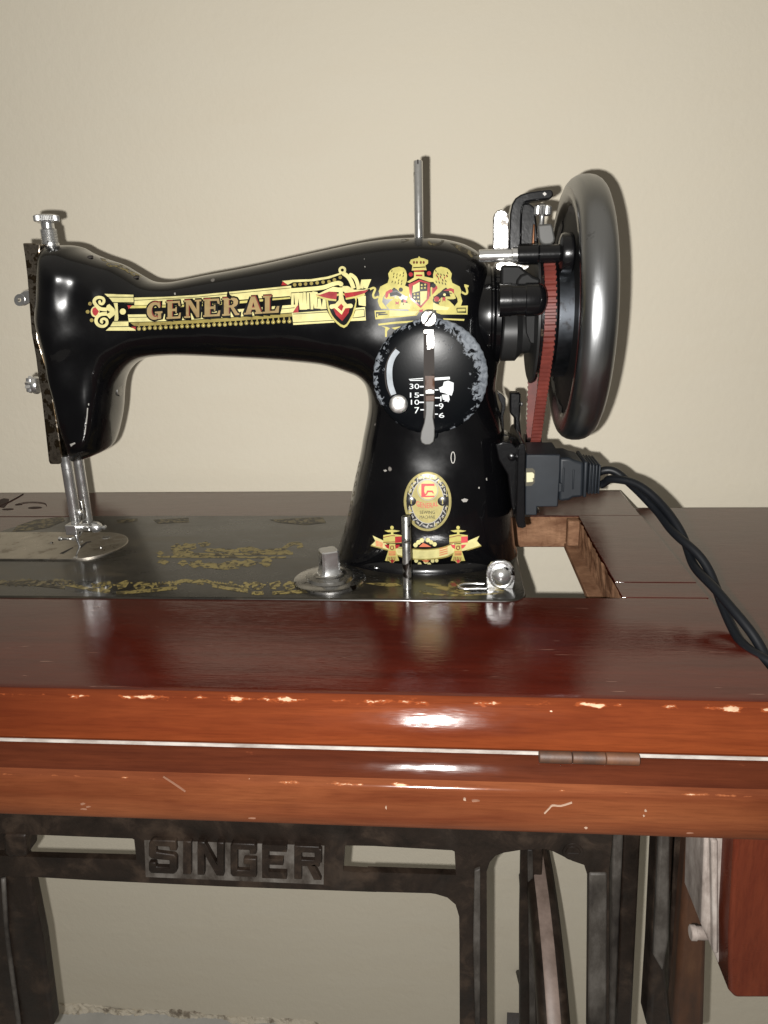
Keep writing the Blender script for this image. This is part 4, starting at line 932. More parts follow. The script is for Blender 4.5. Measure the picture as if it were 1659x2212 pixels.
rd = [ZL('R3', circ(655,398,24,12)), ZL('R3', circ(855,386,24,12)), ZL('R3', rect(710,400,782,418)), ZL('R3',[(690,355),(800,350),(800,366),(690,372)]), ZL('R3',[(380,590),(430,560),(455,570),(450,590),(410,610),(405,640),(385,660),(372,640)]), ZL('R3',[(1010,575),(1090,545),(1130,560),(1130,610),(1100,580),(1050,580)]), ZL('R3', circ(585,690,20,10)), ZL('R3', circ(940,668,30,12)), ZL('R3',[(485,690),(505,705),(525,690),(520,730),(500,720),(488,735)]), ZL('R3',[(1003,650),(1035,650),(1035,700),(1018,680),(1003,705)]), ZL('R3',[(665,800),(730,800),(720,830),(690,838)]), ZL('R3',[(745,790),(790,780),(785,810),(755,815)]), ZL('R3',[(890,540),(940,520),(950,550),(910,600),(890,620)])]
rd += [ZL('R3', [(930+i*22,400+((i*37)%60)),(945+i*22,395+((i*37)%60)),(940+i*22,430+((i*37)%60))]) for i in range(6)]
dec('crest_red', rd, RED, 2)
dk = [ZL('R3', circ(545,565,24,10)), ZL('R3', circ(905,520,26,10)), ZL('R3',[(560,720),(545,690),(560,670),(580,668),(570,690),(585,712),(605,700),(612,680),(620,710),(590,745)]), ZL('R3',[(895,680),(905,650),(912,690),(940,700),(975,690),(985,650),(980,700),(940,722),(905,712)]), ZL('R3',[(420,600),(500,590),(560,620),(540,645),(490,625),(430,640)]), ZL('R3',[(950,610),(1010,585),(1100,600),(1110,612),(1040,600),(970,625)])]
dk += stroke(ZL('R3',[(280,870),(275,820),(378,815)]),2.2)+stroke(ZL('R3',[(300,850),(300,838),(400,835)]),2.0)+ring(ZL('R3',[(1160,770),(1258,768),(1258,812),(1165,812)]),2)+stroke(ZL('R3',[(680,325),(815,318)]),2)
for i in range(14):
    x = 450+((i*53) % 140); y = 350+((i*71) % 150); dk += stroke(ZL('R3',[(x,y),(x-8,y+22)]), 1.6); dk += stroke(ZL('R3',[(x+475,y),(x+485,y+22)]), 1.8)
for x in (690,722,765,797): dk.append(ZL('R3', circ(x, 268, 11, 8, 16)))
dec('crest_lines', dk, BLACKD, 3)
dec('crest_crown_red', [ZL('R3', circ(x, 268, 7, 8, 11)) for x in (690,722,765,797)], DKRED, 4)
# rubbed scrolls on the top of the arm and head
top = stroke(ZL('R3', spline([(850,30),(862,55),(905,68),(960,65),(1000,40),(1010,15),(980,5)],5)), 5)+[ZL('R3',[(1085,55),(1150,60),(1280,120),(1380,170),(1395,185),(1320,212),(1290,180),(1240,165),(1180,130),(1150,100)]), ZL('R3',[(545,15),(580,5),(640,10),(630,25),(580,40),(550,42)])]
dec('arm_scroll_decal', top, GOLDV, 0)
dec('head_scroll_decal', [ZL('R1',[(800,458),(850,465),(920,480),(950,505),(990,520),(1050,560),(1110,590),(1140,608),(1090,612),(1030,580),(990,555),(950,540),(915,525),(880,530),(850,512),(860,490),(820,480)])], GOLDW, 0)
# ribbon at the foot of the pillar
rb_ = [ZL('R7',[(525,615),(600,650),(640,690),(740,700),(740,760),(640,720),(512,688),(545,655)]), ZL('R7',[(1308,618),(1225,655),(1130,690),(1130,740),(1220,720),(1322,690),(1290,655)]),
       ZL('R7', spline([(690,705),(800,715),(920,722),(1040,705),(1120,670),(1125,740),(1060,770),(940,785),(810,782),(700,755)],3))]
dec('ribbon_decal', rb_, GOLDP, 0)
dec('ribbon_edge', stroke(ZL('R7', spline([(700,757),(810,785),(940,788),(1060,772),(1125,742)],4)),3)+stroke(ZL('R7', spline([(690,703),(800,712),(920,718),(1040,702),(1120,668)],4)),2.4)+stroke(ZL('R7',[(512,688),(640,722)]),2.4)+stroke(ZL('R7',[(1322,690),(1220,722)]),2.4), GOLDD, 1)
ln = []
for i in range(4): ln += stroke(ZL('R7',[(1015,712+i*16),(1075,695+i*16)]), 2.2)+stroke(ZL('R7',[(548,655+i*10),(600,672+i*10)]), 2.0)
dec('ribbon_stripes', ln, PINK, 1)
dec('ribbon_beads', [ZL('R7', circ(x,y,r_,12)) for x,y,r_ in ((840,684,17),(862,664,17),(887,650,17),(930,648,17),(955,664,15),(980,678,16),(845,800,14),(870,822,14),(915,805,17),(940,825,14),(965,800,14),(995,798,13))], GOLDP, 1)
dec('ribbon_diamonds', [ZL('R7',[(895,668),(925,680),(955,697),(895,697),(865,697)]), ZL('R7',[(885,795),(920,792),(945,798),(915,812)])], PINK, 2)
for dx in (0, 484):
    q = lambda L_: [ZL('R7', [(x+dx, y) for x, y in p]) for p in L_]
    dec('lantern_decal', q([circ(668,556,13,12), [(612,578),(640,575),(668,570),(700,576),(728,580),(700,588),(678,590),(678,604),(660,604),(660,590),(640,590)], [(604,612),(668,602),(738,612),(738,668),(604,672)], [(648,675),(692,675),(695,725),(720,798),(690,800),(668,822),(645,800),(616,798),(640,725)]]), GOLD, 2)
    dec('lantern_red', q([[(612,680),(648,682),(646,712),(628,704)], [(690,682),(728,680),(712,702),(694,712)], [(652,795),(668,788),(688,796),(668,818)], [(690,622),(738,620),(738,664),(690,668)]]), RED if dx == 0 else LOGOR, 3)
    lk = stroke(q([[(604,628),(668,614),(690,616)]])[0], 1.6)+stroke(q([[(604,664),(690,660)]])[0],1.6)
    for x in (640,652,664,676,690): lk += stroke(q([[(x,768),(x-4,796)]])[0], 1.5)
    lk += stroke(q([[(646,748),(692,748)]])[0], 1.6)+ring(q([[(660,690),(676,690),(680,710),(668,718),(656,710)]])[0], 1.8)
    dec('lantern_lines', lk, DKRED, 4)
    dec('lantern_stripes', sum([stroke(q([[(642,730+i*9),(694,728+i*9)]])[0], 1.6) for i in range(4)], []), PINK, 4)
# gold scroll on the left flank of the pillar
fl_ = []
for i in range(7):
    x = 352+i*14; y = 480-i*72; fl_.append(ZL('R7',[(x-6,y),(x+14,y-20),(x+10,y-52),(x-2,y-30)]))
dec('flank_scroll_decal', fl_, GOLDV, 0)
# bare chips in the enamel
dec('enamel_chips', [ZL('R7', [(1175,352),(1200,342),(1226,350),(1215,368),(1190,370)]), ZL('R7',[(603,135),(622,130),(632,140),(615,148)]), ZL('R7',[(1356,195),(1364,190),(1366,212),(1358,210)]), ZL('R7',[(1300,258),(1312,258),(1310,272),(1300,270)]), ZL('R2',[(522,222),(530,220),(532,232),(524,232)]), ZL('R3',[(138,225),(146,222),(144,236)]), ZL('R3',[(142,305),(156,308),(150,325)])], SILVER, 0)
dec('enamel_chip_ring', ring(ZL('R4', circ(1033,1590,20,14,58)), 1.6), SILVER, 0)
dec('enamel_scratch', [ZL('R1',[(560,1950),(600,1935),(605,1945),(570,1970)]), ZL('R1',[(705,1625),(714,1622),(714,1640),(706,1640)])]+stroke(ZL('R1',[(702,1660),(698,1720),(690,1790)]),2.4)+stroke(ZL('R1',[(688,1800),(680,1870)]),2.0), SILVER, 0)
dec('name_chip', [ZL('R2',[(806,218),(814,215),(818,232),(830,240),(822,258),(808,248),(802,240)])], BLACKD, 6)

# ---- oval badge
def q7(x, y): return Z('Q7', x, y)
bc = (850, 815)
ov = lambda rx, ry, n_=48: [q7(bc[0]+rx*math.cos(t_), bc[1]+ry*math.sin(t_)) for t_ in np.linspace(0, 2*math.pi, n_+1)[:-1]]
bV2, bF = tri_clean(*cdt([ov(525,655)], 8)); bP = [hit(u, v) for u, v in bV2]
off = []
for (u, v), p in zip(bV2, bP):
    x, y = (u*K-1550)*1659/300-bc[0], (v*K-1850)*1659/300-bc[1]; rr2 = (x/525)**2+(y/655)**2
    off.append(.45+.75*max(0, min(1, (1-rr2)*6)))
bP = [p+np.array([0,-1,0.12])*o_ for p, o_ in zip(bP, off)]
BDG = build('badge', bP, bF, BRASS, SM, smooth=True)
BB = BVHTree.FromPolygons([tuple(p) for p in bP], bF)
def dq(name, polys, m_, lay): return decal(name, polys, m_, BDG, BB, .06+.06*lay, 9)
dq('badge_border', [ov(470,605)], BADGEK, 0)
dq('badge_field', [[q7(bc[0]+355*math.cos(t_), bc[1]+ (485 if math.sin(t_)<0 else 480)*math.sin(t_)) for t_ in np.linspace(0,2*math.pi,49)[:-1]]], BRASS, 1)
orn = []
for i in range(34):
    a = 2*math.pi*(i+.5)/34
    if abs(math.sin(a)) < .16: continue
    cx_, cy2 = bc[0]+415*math.cos(a), bc[1]+545*math.sin(a); tang = a+math.pi/2+(.7 if i % 2 else -.6)
    pts_ = [(cx_+35*math.cos(tang)*t_+ 22*math.sin(3*t_)*math.cos(a), cy2+42*math.sin(tang)*t_+22*math.sin(3*t_)*math.sin(a)) for t_ in np.linspace(-1,1,6)]
    orn += stroke([q7(*p) for p in pts_], 2.4, 1.2)
orn += [[q7(*p) for p in [(855,215),(888,255),(855,300),(822,255)]], [q7(*p) for p in [(838,1340),(880,1390),(845,1385),(850,1402),(826,1402),(832,1385),(796,1390)]]]
dq('badge_ornament', orn, SILVER, 2)
dq('badge_rings', ring([q7(*p) for p in circ(855,565,222,40)], 1.5)+ring(ov(360,486), 1.5), SILVER, 2)
dq('badge_roundel', [[q7(*p) for p in circ(855,565,205,36)]], GOLDP, 2)
dq('badge_logo', [[q7(*p) for p in pl] for pl in ([(712,425),(1000,425),(1000,475),(795,475),(780,500),(775,600),(795,650),(815,640),(840,575),(960,575),(995,640),(960,640),(950,615),(860,615),(840,660),(800,690),(1000,690),(1000,720),(712,722)],)], LOGOR, 3)
def arch(x0, x1, y0, y1, sag):
    return lambda a, b: q7(x0+(x1-x0)*a, (y1+(y0-y1)*b)+sag*(1-(2*a-1)**2))
text_decal('badge_name', 'GENERAL', arch(600,1085,795,910,55), LOGOR, BDG, BB, .26)
text_decal('badge_text', 'SEWING', arch(680,1010,1020,1090,0), BADGEK, BDG, BB, .26)
text_decal('badge_text', 'MACHINE', arch(675,1015,1125,1195,0), BADGEK, BDG, BB, .26)
for x in (490,1180):
    c_ = hit(*q7(x,810), BB); MB().lathe(c_+np.array([0,.6,0]), (0,-1,.1), [(0,3.6),(.9,3.3),(1.3,2.2),(1.4,.5)], 20).out('badge_screw', BADGEK, BDG, smooth=True, angle=40)
    MB().box(c_[0]-.35,c_[0]+.35,c_[1]-.98,c_[1]-.7,c_[2]-1.8,c_[2]+1.8).out('badge_screw_slot', BRASS, BDG)

# ---- transfers on the bed
zb = BZ+.10
bd = []
def S8(pts, w, w1=None, k=4): return stroke(ZL('R8', spline(pts, k)), w, w1)
bl = []
for (a, b) in (((330,672),(560,712)),((590,718),(900,690)),((1080,680),(1260,708)),((1280,718),(1340,716)),((1385,718),(1640,700))):
    bl += stroke(ZL('R8',[a,((a[0]+b[0])/2,(a[1]+b[1])/2+3),b]), 7, 8)
for cx in (530,720,1300,1480):
    s_ = 1 if cx in (530,1300) else -1
    bl += S8([(cx-60*s_,690),(cx-30*s_,672),(cx+10*s_,668),(cx+35*s_,680),(cx+20*s_,695),(cx-10*s_,692),(cx-12*s_,682),(cx+5*s_,680)], 6, 4)
for i in range(13): 
    x = 715+i*17; bl.append(ZL('R8',[(x,686-i*1.6),(x+9,668-i*1.6),(x+20,685-i*1.6)]))
    x = 1085+i*14; bl.append(ZL('R8',[(x,664+i*2.2),(x+6,655+i*2),(x+22,676+i*2.2)]))
bl += [ZL('R8',[(590,672),(640,652),(660,660),(640,690),(600,700)]), ZL('R8',[(1370,668),(1420,655),(1430,668),(1400,700),(1372,695)])]
for i in range(40):
    x = 470+i*28+6*math.sin(i*3.1); y = 672+9*math.sin(i*1.7)-(6 if 900<x<1060 else 0); r_ = 8+4*math.sin(i*2.3)
    bl.append(ZL('R8', circ(x, y, r_, 7, r_*.55)))
bl += S8([(860,680),(930,655),(980,660),(1040,655),(1090,672)], 7)
decal_z('bed_border_decal', bl, GOLDW, SM, zb)
bv = []
for i in range(11): bv += S8([(i*34-10,672+4*math.sin(i*2)),(i*34+12,656+6*math.sin(i*1.3)),(i*34+34,664),(i*34+50,682+3*math.sin(i))], 7, 4)
bv += stroke(ZL('R8',[(-20,668),(150,672),(330,690)]), 6)
bv += [ZL('R8',[(60,405),(90,375),(180,345),(320,330),(330,350),(250,385),(150,400)]), ZL('R8',[(590,345),(700,338),(700,352),(600,362)]), ZL('R8',[(780,345),(960,335),(960,358),(800,365)]), ZL('R8',[(1370,345),(1640,332),(1659,360),(1560,372),(1420,360)])]
for k_ in range(4): decal_z('rubbed_corner_decal', [bv.pop()], GOLDV, SM, zb+.05)
decal_z('rubbed_border_decal', bv, GOLDV, SM, zb+.05)
ct = stroke(ZL('R8',[(800,533),(1455,537)]), 4)+stroke(ZL('R8',[(880,523),(1490,516)]), 6)
for (x, y, a, b) in ((900,490,34,20),(960,480,40,16),(930,508,50,12),(1040,470,30,12),(1100,500,60,10),(1180,505,40,12),(1260,495,50,12),(1330,505,40,9),(1400,500,50,10),(1450,508,30,8),(815,515,18,9),(830,560,30,11),(930,565,24,14),(1000,570,40,18),(1090,580,70,16),(1180,570,50,18),(1260,565,50,16),(1350,565,30,12),(1150,590,60,8)):
    ct.append(ZL('R8', [(x+a*(1+.22*math.sin(5*t_+x))*math.cos(t_), y+b*(1+.3*math.cos(4*t_+y))*math.sin(t_)) for t_ in np.linspace(0,2*math.pi,19)[:-1]]))
ct += S8([(1440,495),(1475,470),(1520,466),(1535,478),(1510,486)], 8, 5)+S8([(1380,560),(1360,545),(1335,560),(1350,578),(1375,572)], 7, 5)
decal_z('bed_centre_decal', ct, GOLDW, SM, zb)
rt = [ZL('R7', p) for p in ([(470,965),(560,962),(700,965),(740,985),(640,990),(520,975)], [(900,965),(1000,970),(1120,1005),(1250,1030),(1180,1045),(1020,1010),(920,985)], [(1080,960),(1110,950),(1150,970),(1160,1000),(1110,1005),(1080,985)], [(1150,890),(1240,858),(1310,845),(1370,842),(1340,868),(1220,880)], [(1060,1000),(1090,985),(1130,1010),(1100,1020)], [(860,1020),(1000,1045),(1180,1048),(1350,1040),(1480,1030),(1500,1040),(1350,1052),(1100,1062),(900,1045)], [(1360,990),(1450,1000),(1500,1025),(1380,1022)])]
decal_z('corner_decal', rt, GOLDW, SM, zb)
decal_z('corner_decal_red', [ZL('R7',[(1280,850),(1340,842),(1350,862),(1300,872)]), ZL('R7',[(1095,965),(1130,960),(1145,985),(1110,990)])], DKRED, SM, zb+.08)

# ------------------------------------------------------------------ hand wheel end
AX = np.array([0, 90.0, 171.5])
def lx(x0, prof, n_=48, o=AX): return MB().lathe((x0, o[1], o[2]), (1,0,0), prof, n_)
a0 = PY(1056, 650, 89)[0]
lx(a0-8, [(0,31),(6,32.5),(8,32.5),(9,31),(10,31),(11.5,33.5),(14.5,33.5),(15.5,32),(17,26),(17.2,12)], 64).out('arm_end_ring', ENAM, SM, smooth=True, angle=30)
# shaft bushing
q0 = PY(*Z('D2',425,735), 89); q1 = PY(*Z('D2',790,735), 89)
lx(q0[0]-6, [(0,19.5),(q1[0]-q0[0]-1,19.5),(q1[0]-q0[0]+3,15),(q1[0]-q0[0]+9,14)], 40, np.array([0,90.0,160.0])).out('shaft_bushing', GREYM, SM, smooth=True, angle=30)
# hand wheel
WC = np.array([36.0, 90.0, 171.5]); HW_R = 85.0
HWL = MB(); sec = []
for i in range(22):
    th = 2*math.pi*i/22; cx_, cy2 = math.cos(th), math.sin(th)
    ex = lambda c_, p_: math.copysign(abs(c_)**p_, c_)
    sec.append((11.0*ex(cx_,.85), -10.5+10.5*ex(cy2,.85)))
V = []; F = []; nt = 128; k = len(sec)
for i in range(nt):
    th = 2*math.pi*i/nt
    for (dx, dr_) in sec: V.append(WC+np.array([dx, (HW_R+dr_)*math.cos(th), (HW_R+dr_)*math.sin(th)]))
for i in range(nt):
    for j in range(k): F.append((i*k+j, ((i+1)%nt)*k+j, ((i+1)%nt)*k+(j+1)%k, i*k+(j+1)%k))
HW = build('hand_wheel', V, F, RIM, SM, smooth=True)
HW.data.materials.append(BLKP)
for p in HW.data.polygons:      # inner half of the rim is painted black
    c = np.array(p.center)*1000+ORIG[SM]-WC; dr_ = math.hypot(c[1], c[2])-HW_R
    if dr_ < -12 or (c[0] < -5.5 and dr_ < -8.5): p.material_index = 1
lx(17.6, [(0,30),(0,40),(1,42),(12.5,42),(13.5,43.5),(19,43.5),(21,40),(21.5,18)], 64).out('hub_drum', DRUM, HW, smooth=True, angle=30)
# dished web between drum and rim, with slots near the rim
lx(27.5, [(0,20),(0,43),(1.5,58),(1.0,70),(1.4,72),(10,72),(10,20)], 96).out('web', MATTE, HW, smooth=True, angle=40)
for i in range(8):
    a0_ = 2*math.pi*i/8+.12; V = []; F = []
    for t_ in np.linspace(-.20, .20, 9):
        for r_ in (62.5, 70.5): V.append((28.4-(r_-62.5)*.03-.35, WC[1]+r_*math.cos(a0_+t_), WC[2]+r_*math.sin(a0_+t_)))
    for k_ in range(8): F.append((k_*2, k_*2+1, k_*2+3, k_*2+2))
    build('web_slot', V, F, HOLEB, HW)
lx(29, [(0,10),(0,15),(24,15),(25,12),(25.2,1)], 40).out('clutch_knob', RIM, HW, smooth=True, angle=30)
# belt pulley flanges
lx(4.6, [(0,14),(0,44),(.8,46.2),(2.2,46.2),(3.2,42),(3.4,14)], 64).out('pulley_flange', GREYM, SM, smooth=True, angle=30)
lx(8.0, [(0,14),(0,40),(9.4,40),(9.4,14)], 64).out('belt_pulley', BLKP, SM, smooth=True, angle=30)
# motor pulley, low and behind the socket block
MC = np.array([0, 124.0, 70.0]); MR = 9.5
lx(7.0, [(0,3),(0,12.5),(1.4,12.5),(1.6,9.4),(10.6,9.4),(10.8,12.5),(12,12.5),(12,3)], 32, MC).out('motor_pulley', BLKP, SM, smooth=True, angle=30)
lx(-30, [(0,3),(52,3),(53,2)], 16, MC).out('motor_shaft', STEEL, SM, smooth=True, angle=30)
lx(-62, [(0,10),(1,22),(4,24),(34,24),(37,22),(38,12)], 40, MC).out('motor', BLKP, SM, smooth=True, angle=30)

# ------------------------------------------------------------------ toothed belt
BELT = None
RB = 40.6; c1 = np.array([AX[1], AX[2]]); c2 = np.array([MC[1], MC[2]]); dv_ = c2-c1; Ld = np.linalg.norm(dv_); base = math.atan2(dv_[1], dv_[0]); off_a = math.acos((RB-MR-.4)/Ld)
path = []
aA, aB = base-off_a, base+off_a     # tangent angles
# around the big pulley from aB the long way to aA
s_ = aB; e_ = aA+2*math.pi
for t_ in np.linspace(s_, e_, 220): path.append(c1+RB*np.array([math.cos(t_), math.sin(t_)]))
pA = c1+RB*np.array([math.cos(aA), math.sin(aA)]); pB = c2+(MR+.4)*np.array([math.cos(aA), math.sin(aA)])
for t_ in np.linspace(0,1,110)[1:-1]: path.append(pA+(pB-pA)*t_)
for t_ in np.linspace(aA, aB, 40): path.append(c2+(MR+.4)*np.array([math.cos(t_), math.sin(t_)]))
pC = c2+(MR+.4)*np.array([math.cos(aB), math.sin(aB)]); pD = c1+RB*np.array([math.cos(aB), math.sin(aB)])
for t_ in np.linspace(0,1,110)[1:-1]: path.append(pC+(pD-pC)*t_)
P = np.array(path); seg_ = np.linalg.norm(np.roll(P,-1,0)-P, axis=1); cum = np.concatenate([[0], np.cumsum(seg_)]); tot = cum[-1]
nT = int(tot/3.6); nS = nT*8; ss_ = np.arange(nS)*tot/nS
Pc = np.vstack([P, P[:1]]); py_ = np.interp(ss_, cum, Pc[:,0]); pz_ = np.interp(ss_, cum, Pc[:,1]); B2 = np.stack([py_, pz_], 1)
tg = np.roll(B2,-1,0)-np.roll(B2,1,0); tg /= np.linalg.norm(tg,axis=1)[:,None]; nrm = np.stack([tg[:,1], -tg[:,0]], 1)
if ((B2[0]-c1)@nrm[0]) < 0: nrm = -nrm
V = []; F = []; bx0, bx1 = 9.8, 16.2
for i in range(nS):
    ph = i % 8; hgt = 2.7 if ph in (1,2,3,4) else 1.0; jog = .4 if ph in (1,2,3,4) else 0
    for (x, r_) in ((bx0-jog,0),(bx0-jog,hgt),(bx1+jog,hgt),(bx1+jog,0)):
        q_ = B2[i]+nrm[i]*r_; V.append((x, q_[0], q_[1]))
for i in range(nS):
    j = (i+1) % nS
    for a in range(4): F.append((i*4+a, j*4+a, j*4+(a+1)%4, i*4+(a+1)%4))
belt = build('drive_belt', V, F, BELTM, None, label='red toothed rubber belt running from the hand wheel down to the motor', cat='belt')

# ------------------------------------------------------------------ bobbin winder group
BW = 58.0
# spindle: chrome pin, black boss, rubber wheel
pA = PY(*Z('D1',100,1175), BW); pB = PY(*Z('D1',1260,1150), BW)
zc = (pA[2]+pB[2])/2; X = lambda x: PY(*Z('D1',x,1170), BW)[0]
def sx_(name, x0, x1, r_, m_, e=.5, z=zc, n_=28): return MB().lathe((X(x0), BW, z), (1,0,0), [(0,r_-e),(e,r_),(X(x1)-X(x0)-e,r_),(X(x1)-X(x0),r_-e)], n_).out(name, m_, SM, smooth=True, angle=35)
sx_('winder_spindle', 100, 590, 3.8, CHROME); sx_('spindle_collar', 580, 680, 4.5, CHROME)
sx_('winder_boss', 665, 980, 6.1, BLKP, .8); sx_('winder_shaft', 975, 1290, 5.6, BLKP, .6)
MB().lathe((X(1270), BW, zc), (1,0,0), [(0,5),(.5,9),(1.4,11.5),(3.0,12.2),(7.5,12.2),(8.6,11),(8.8,4)], 36).out('winder_wheel', BLKP, SM, smooth=True, angle=35)
def py(name, reg, pts_, y0, y1, m_, bev=.6, seg=2): return MB().pris_y(ZL(reg, pts_), y0, y1).out(name, m_, SM, bevel=bev, seg=seg)
py('winder_lever', 'D1', [(308,1080),(312,620),(330,560),(375,510),(430,493),(490,510),(535,560),(550,640),(545,1080)], 66, 68.4, CHROMEB, .8)
py('winder_latch', 'D1', [(345,1335),(362,1290),(420,1265),(560,1255),(640,1280),(660,1298),(840,1308),(848,1335),(800,1385),(600,1395),(400,1395),(360,1375)], 54, 57, CHROMEB, 1.0)
# cranked black bracket
CB = py('winder_bracket', 'D1', [(545,1090),(552,800),(560,560),(590,420),(640,330),(720,275),(830,240),(1000,215),(1170,200),(1198,240),(1195,300),(1150,345),(900,370),(800,385),(760,420),(735,520),(728,700),(720,1090)], 68, 84, BLKP, 2.0, 3)
build('bracket_mark', [PY(*Z('D1',*p), 67.8) for p in [(1070,238),(1100,268),(1070,298),(1038,266)]], [(0,1,2,3)], SILVER, CB)
py('bracket_back', 'D1', [(700,400),(850,400),(925,460),(955,700),(985,1040),(700,1040)], 84, 92, BLKP, 1.2)
py('winder_spring', 'D1', [(905,710),(925,715),(918,1000),(885,1000)], 78, 82, mat('brown_rusty_spring', (.16,.065,.025), .5, metal=.5), .6)
# thumb screw and link
th0 = PY(*Z('D1',1040,470), 70)
MB().lathe(th0+np.array([0,0,-2]), (.06,0,1), [(-16,2.0),(-15,2.2),(-8,2.1),(-7,1.6),(-3,1.6),(-2.6,4.2),(-2,5.2),(2.6,5.2),(3.4,4.4),(3.6,.6)], 40, amp=(6,7,.05)).out('stop_screw', CHROME, SM, smooth=True, angle=30)
py('stop_latch', 'D1', [(965,720),(1170,700),(1195,760),(1225,920),(1215,980),(1160,1015),(1080,1022),(1015,1000),(985,930)], 62, 66, DULL, 1.2, 3)
py('bracket_foot', 'D1', [(930,470),(975,420),(1040,405),(1110,420),(1150,480),(1150,520),(940,520)], 74, 78, STEEL, 1.0)
# big black arm bolted to the casting, round nose over the belt
g0 = PY(*Z('D2',440,360), 30); g1 = PY(*Z('D2',1130,350), 30); gz = (g0[2]+g1[2])/2; L_ = g1[0]-g0[0]
MB().lathe((g0[0]-1, 38, gz), (1,0,0), [(0,9.8),(L_*.25,9.9),(L_*.26,9.4),(L_*.55,9.3),(L_*.57,9.9),(L_-5,9.7),(L_-2,8.8),(L_-.4,6.8),(L_+.7,3.6),(L_+1,.4)], 40).out('belt_guard_arm', BLKP, SM, smooth=True, angle=45)
py('guard_plate', 'D2', [(430,-160),(700,-160),(860,-20),(880,140),(1000,210),(1000,300),(430,300)], 49, 60, MATTE, 1.5)
py('guard_lug', 'D2', [(650,150),(660,60),(720,-20),(830,-60),(900,0),(1010,40),(1010,200),(880,190),(760,195)], 45, 50, MATTE, 1.5)
py('bearing_flap', 'D2', [(795,540),(1035,520),(1030,700),(1000,1000),(930,1350),(910,1360),(940,1000),(860,980),(800,830)], 60, 64, MATTE, .8)

# ------------------------------------------------------------------ motor bracket, socket block
py('bracket_plate', 'D3', [(375,990),(400,900),(440,880),(470,890),(482,1000),(470,1400),(470,1900),(488,1990),(440,2010),(375,2000),(350,1900),(365,1400)], 44, 112, BLKP, 1.2, 3)
py('bracket_web', 'D3', [(80,900),(180,860),(300,880),(380,960),(365,1900),(330,1880),(290,1700),(240,1300),(120,1100)], 60, 104, BLKP, 4, 3)
for (x, y, r_) in ((298,1065,3.2),(440,985,2.4)):
    c = PY(*Z('D3',x,y), 46 if x > 400 else 60); MB().lathe(c+np.array([0,1,0]), (0,-1,0), [(0,r_),(1.4,r_*.9),(2.2,r_*.4)], 18).out('bracket_bolt', BLKP, SM, smooth=True, angle=45)
py('tension_arm', 'D3', [(272,215),(400,215),(415,240),(412,380),(405,600),(425,760),(420,830),(330,800),(335,560),(300,520),(272,490),(268,360)], 96, 106, BLKP, 1.2)
py('tension_hook', 'D3', [(105,200),(165,235),(215,290),(212,420),(185,520),(195,760),(345,815),(345,830),(190,800),(150,700),(150,520),(165,380),(130,310)], 84, 94, BLKP, 1.0)
py('tension_bolt', 'D3', [(412,340),(445,340),(445,398),(412,398)], 96, 102, STEEL, .8)
SKT = py('socket_block', 'D3', [(487,1035),(940,1035),(938,1230),(905,1725),(632,1725),(628,1838),(470,1838),(472,1500)], 52, 92, PLUGM, .8)
build('socket_recess', [PY(*Z('D3',*p), 51.7) for p in [(485,1215),(570,1212),(600,1240),(606,1300),(598,1400),(560,1445),(480,1450)]], [tuple(range(7))], mat('recess_brown', (.035,.03,.016), .6), SKT)
MB().pris_y(ZL('D3', [(490,1272),(570,1268),(595,1290),(592,1345),(570,1350),(585,1370),(575,1395),(490,1402)]), 50.4, 51.9).out('terminal', AMBER, SKT, bevel=.3)
py('socket_foot', 'D3', [(632,1735),(665,1770),(655,1810),(632,1815)], 66, 72, STEEL, .4)

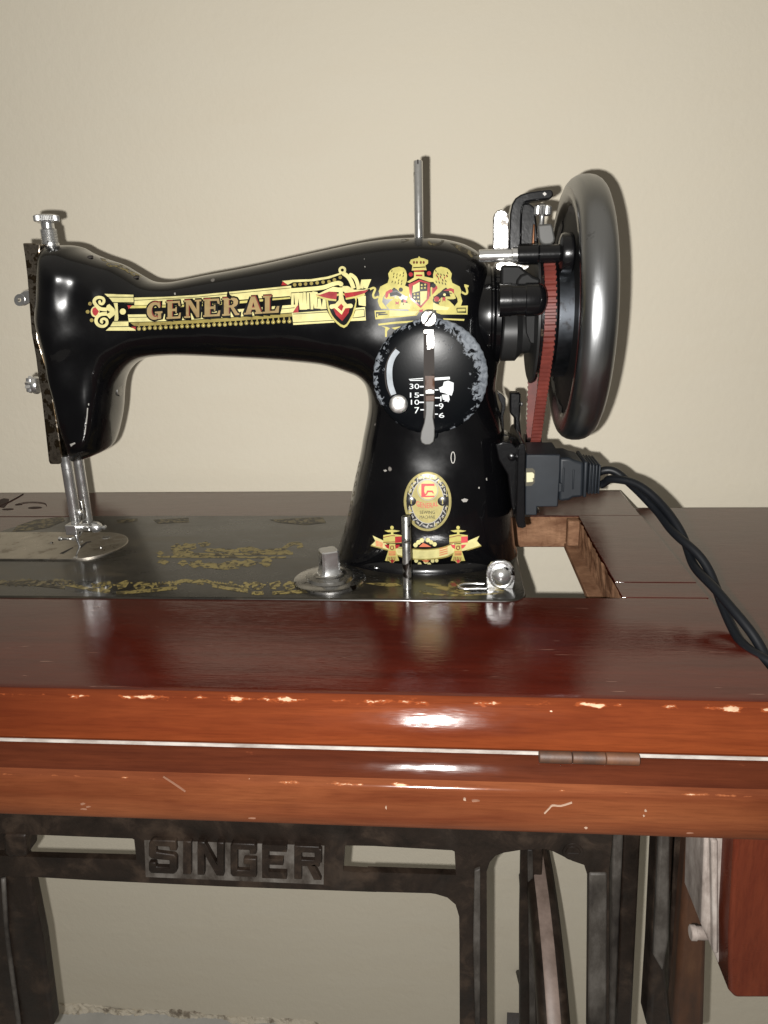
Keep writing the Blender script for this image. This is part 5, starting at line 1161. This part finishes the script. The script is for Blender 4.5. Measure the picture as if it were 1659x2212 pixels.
# ------------------------------------------------------------------ plug and its twin cord
PLG = empty('power_plug', PY(*Z('D3',1200,1350), 72), 'black moulded power plug pushed into the socket block, with a twisted twin cord', 'plug')
MB().pris_y(ZL('D3', [(925,1078),(1060,1078),(1120,1105),(1255,1138),(1240,1600),(1110,1610),(1050,1645),(915,1655)]), 56, 88).out('plug_body', PLUGM, PLG, bevel=2.0, seg=3)
for xa, ya, yb in ((985,1210,1530),(1115,1235,1495)): MB().pris_y(ZL('D3', [(xa-12,ya),(xa+12,ya),(xa+2,yb),(xa-18,yb)]), 55.1, 57.5).out('grip_rib', PLUGM, PLG, bevel=.4)
MB().pris_y(ZL('D3', [(1255,1128),(1310,1130),(1282,1605),(1238,1605)]), 55, 89).out('plug_collar', PLUGM, PLG, bevel=1.0)
MB().pris_y(ZL('D3', [(1310,1165),(1470,1180),(1440,1550),(1290,1555)]), 60, 84).out('strain_relief', PLUGM, PLG, bevel=1.2)
for i in range(4):
    x = 1338+i*42; MB().pris_y(ZL('D3', [(x-12,1155+i*6),(x+16,1157+i*6),(x-8,1562-i*2),(x-36,1562-i*2)]), 57.5-.3*i, 86.5).out('relief_ridge', PLUGM, PLG, bevel=1.0)
MB().box(*(lambda p: (p[0]-2, p[0]+.6, 54, 58, p[2]-3, p[2]+3))(PY(*Z('D3',940,1460), 56))).out('plug_key', PLUGM, PLG, bevel=.4)
cpts = [(PY(*Z('D3',1430,1370), 72)), PY(1315,1026,70), PY(1345,1036,64), PY(1383,1058,54), PY(1425,1098,40), PY(1462,1148,22), PY(1500,1203,4), PY(1540,1265,-16), PY(1580,1330,-36), PY(1622,1390,-54), PY(1668,1442,-70), PY(1720,1490,-84)]
cp = np.array(spline(cpts, 14)); acc_ = np.concatenate([[0], np.cumsum(np.linalg.norm(np.diff(cp,axis=0),axis=1))])
T_ = np.gradient(cp, axis=0); T_ /= np.linalg.norm(T_,axis=1)[:,None]
for sgn in (0, math.pi):
    pth = []
    for i, p in enumerate(cp):
        s1_ = np.cross(T_[i], [0,0,1]); s1_ /= np.linalg.norm(s1_); s2_ = np.cross(s1_, T_[i])
        ph = sgn+math.pi/2+acc_[i]*2*math.pi/92+.5*math.sin(acc_[i]*.07); ra = 3.2+.9*math.sin(acc_[i]*.05+1.0)
        pth.append(p+ra*(math.cos(ph)*s1_+math.sin(ph)*s2_))
    MB().tube(pth, 2.75, 14).out('cord', CORDM, PLG, smooth=True)
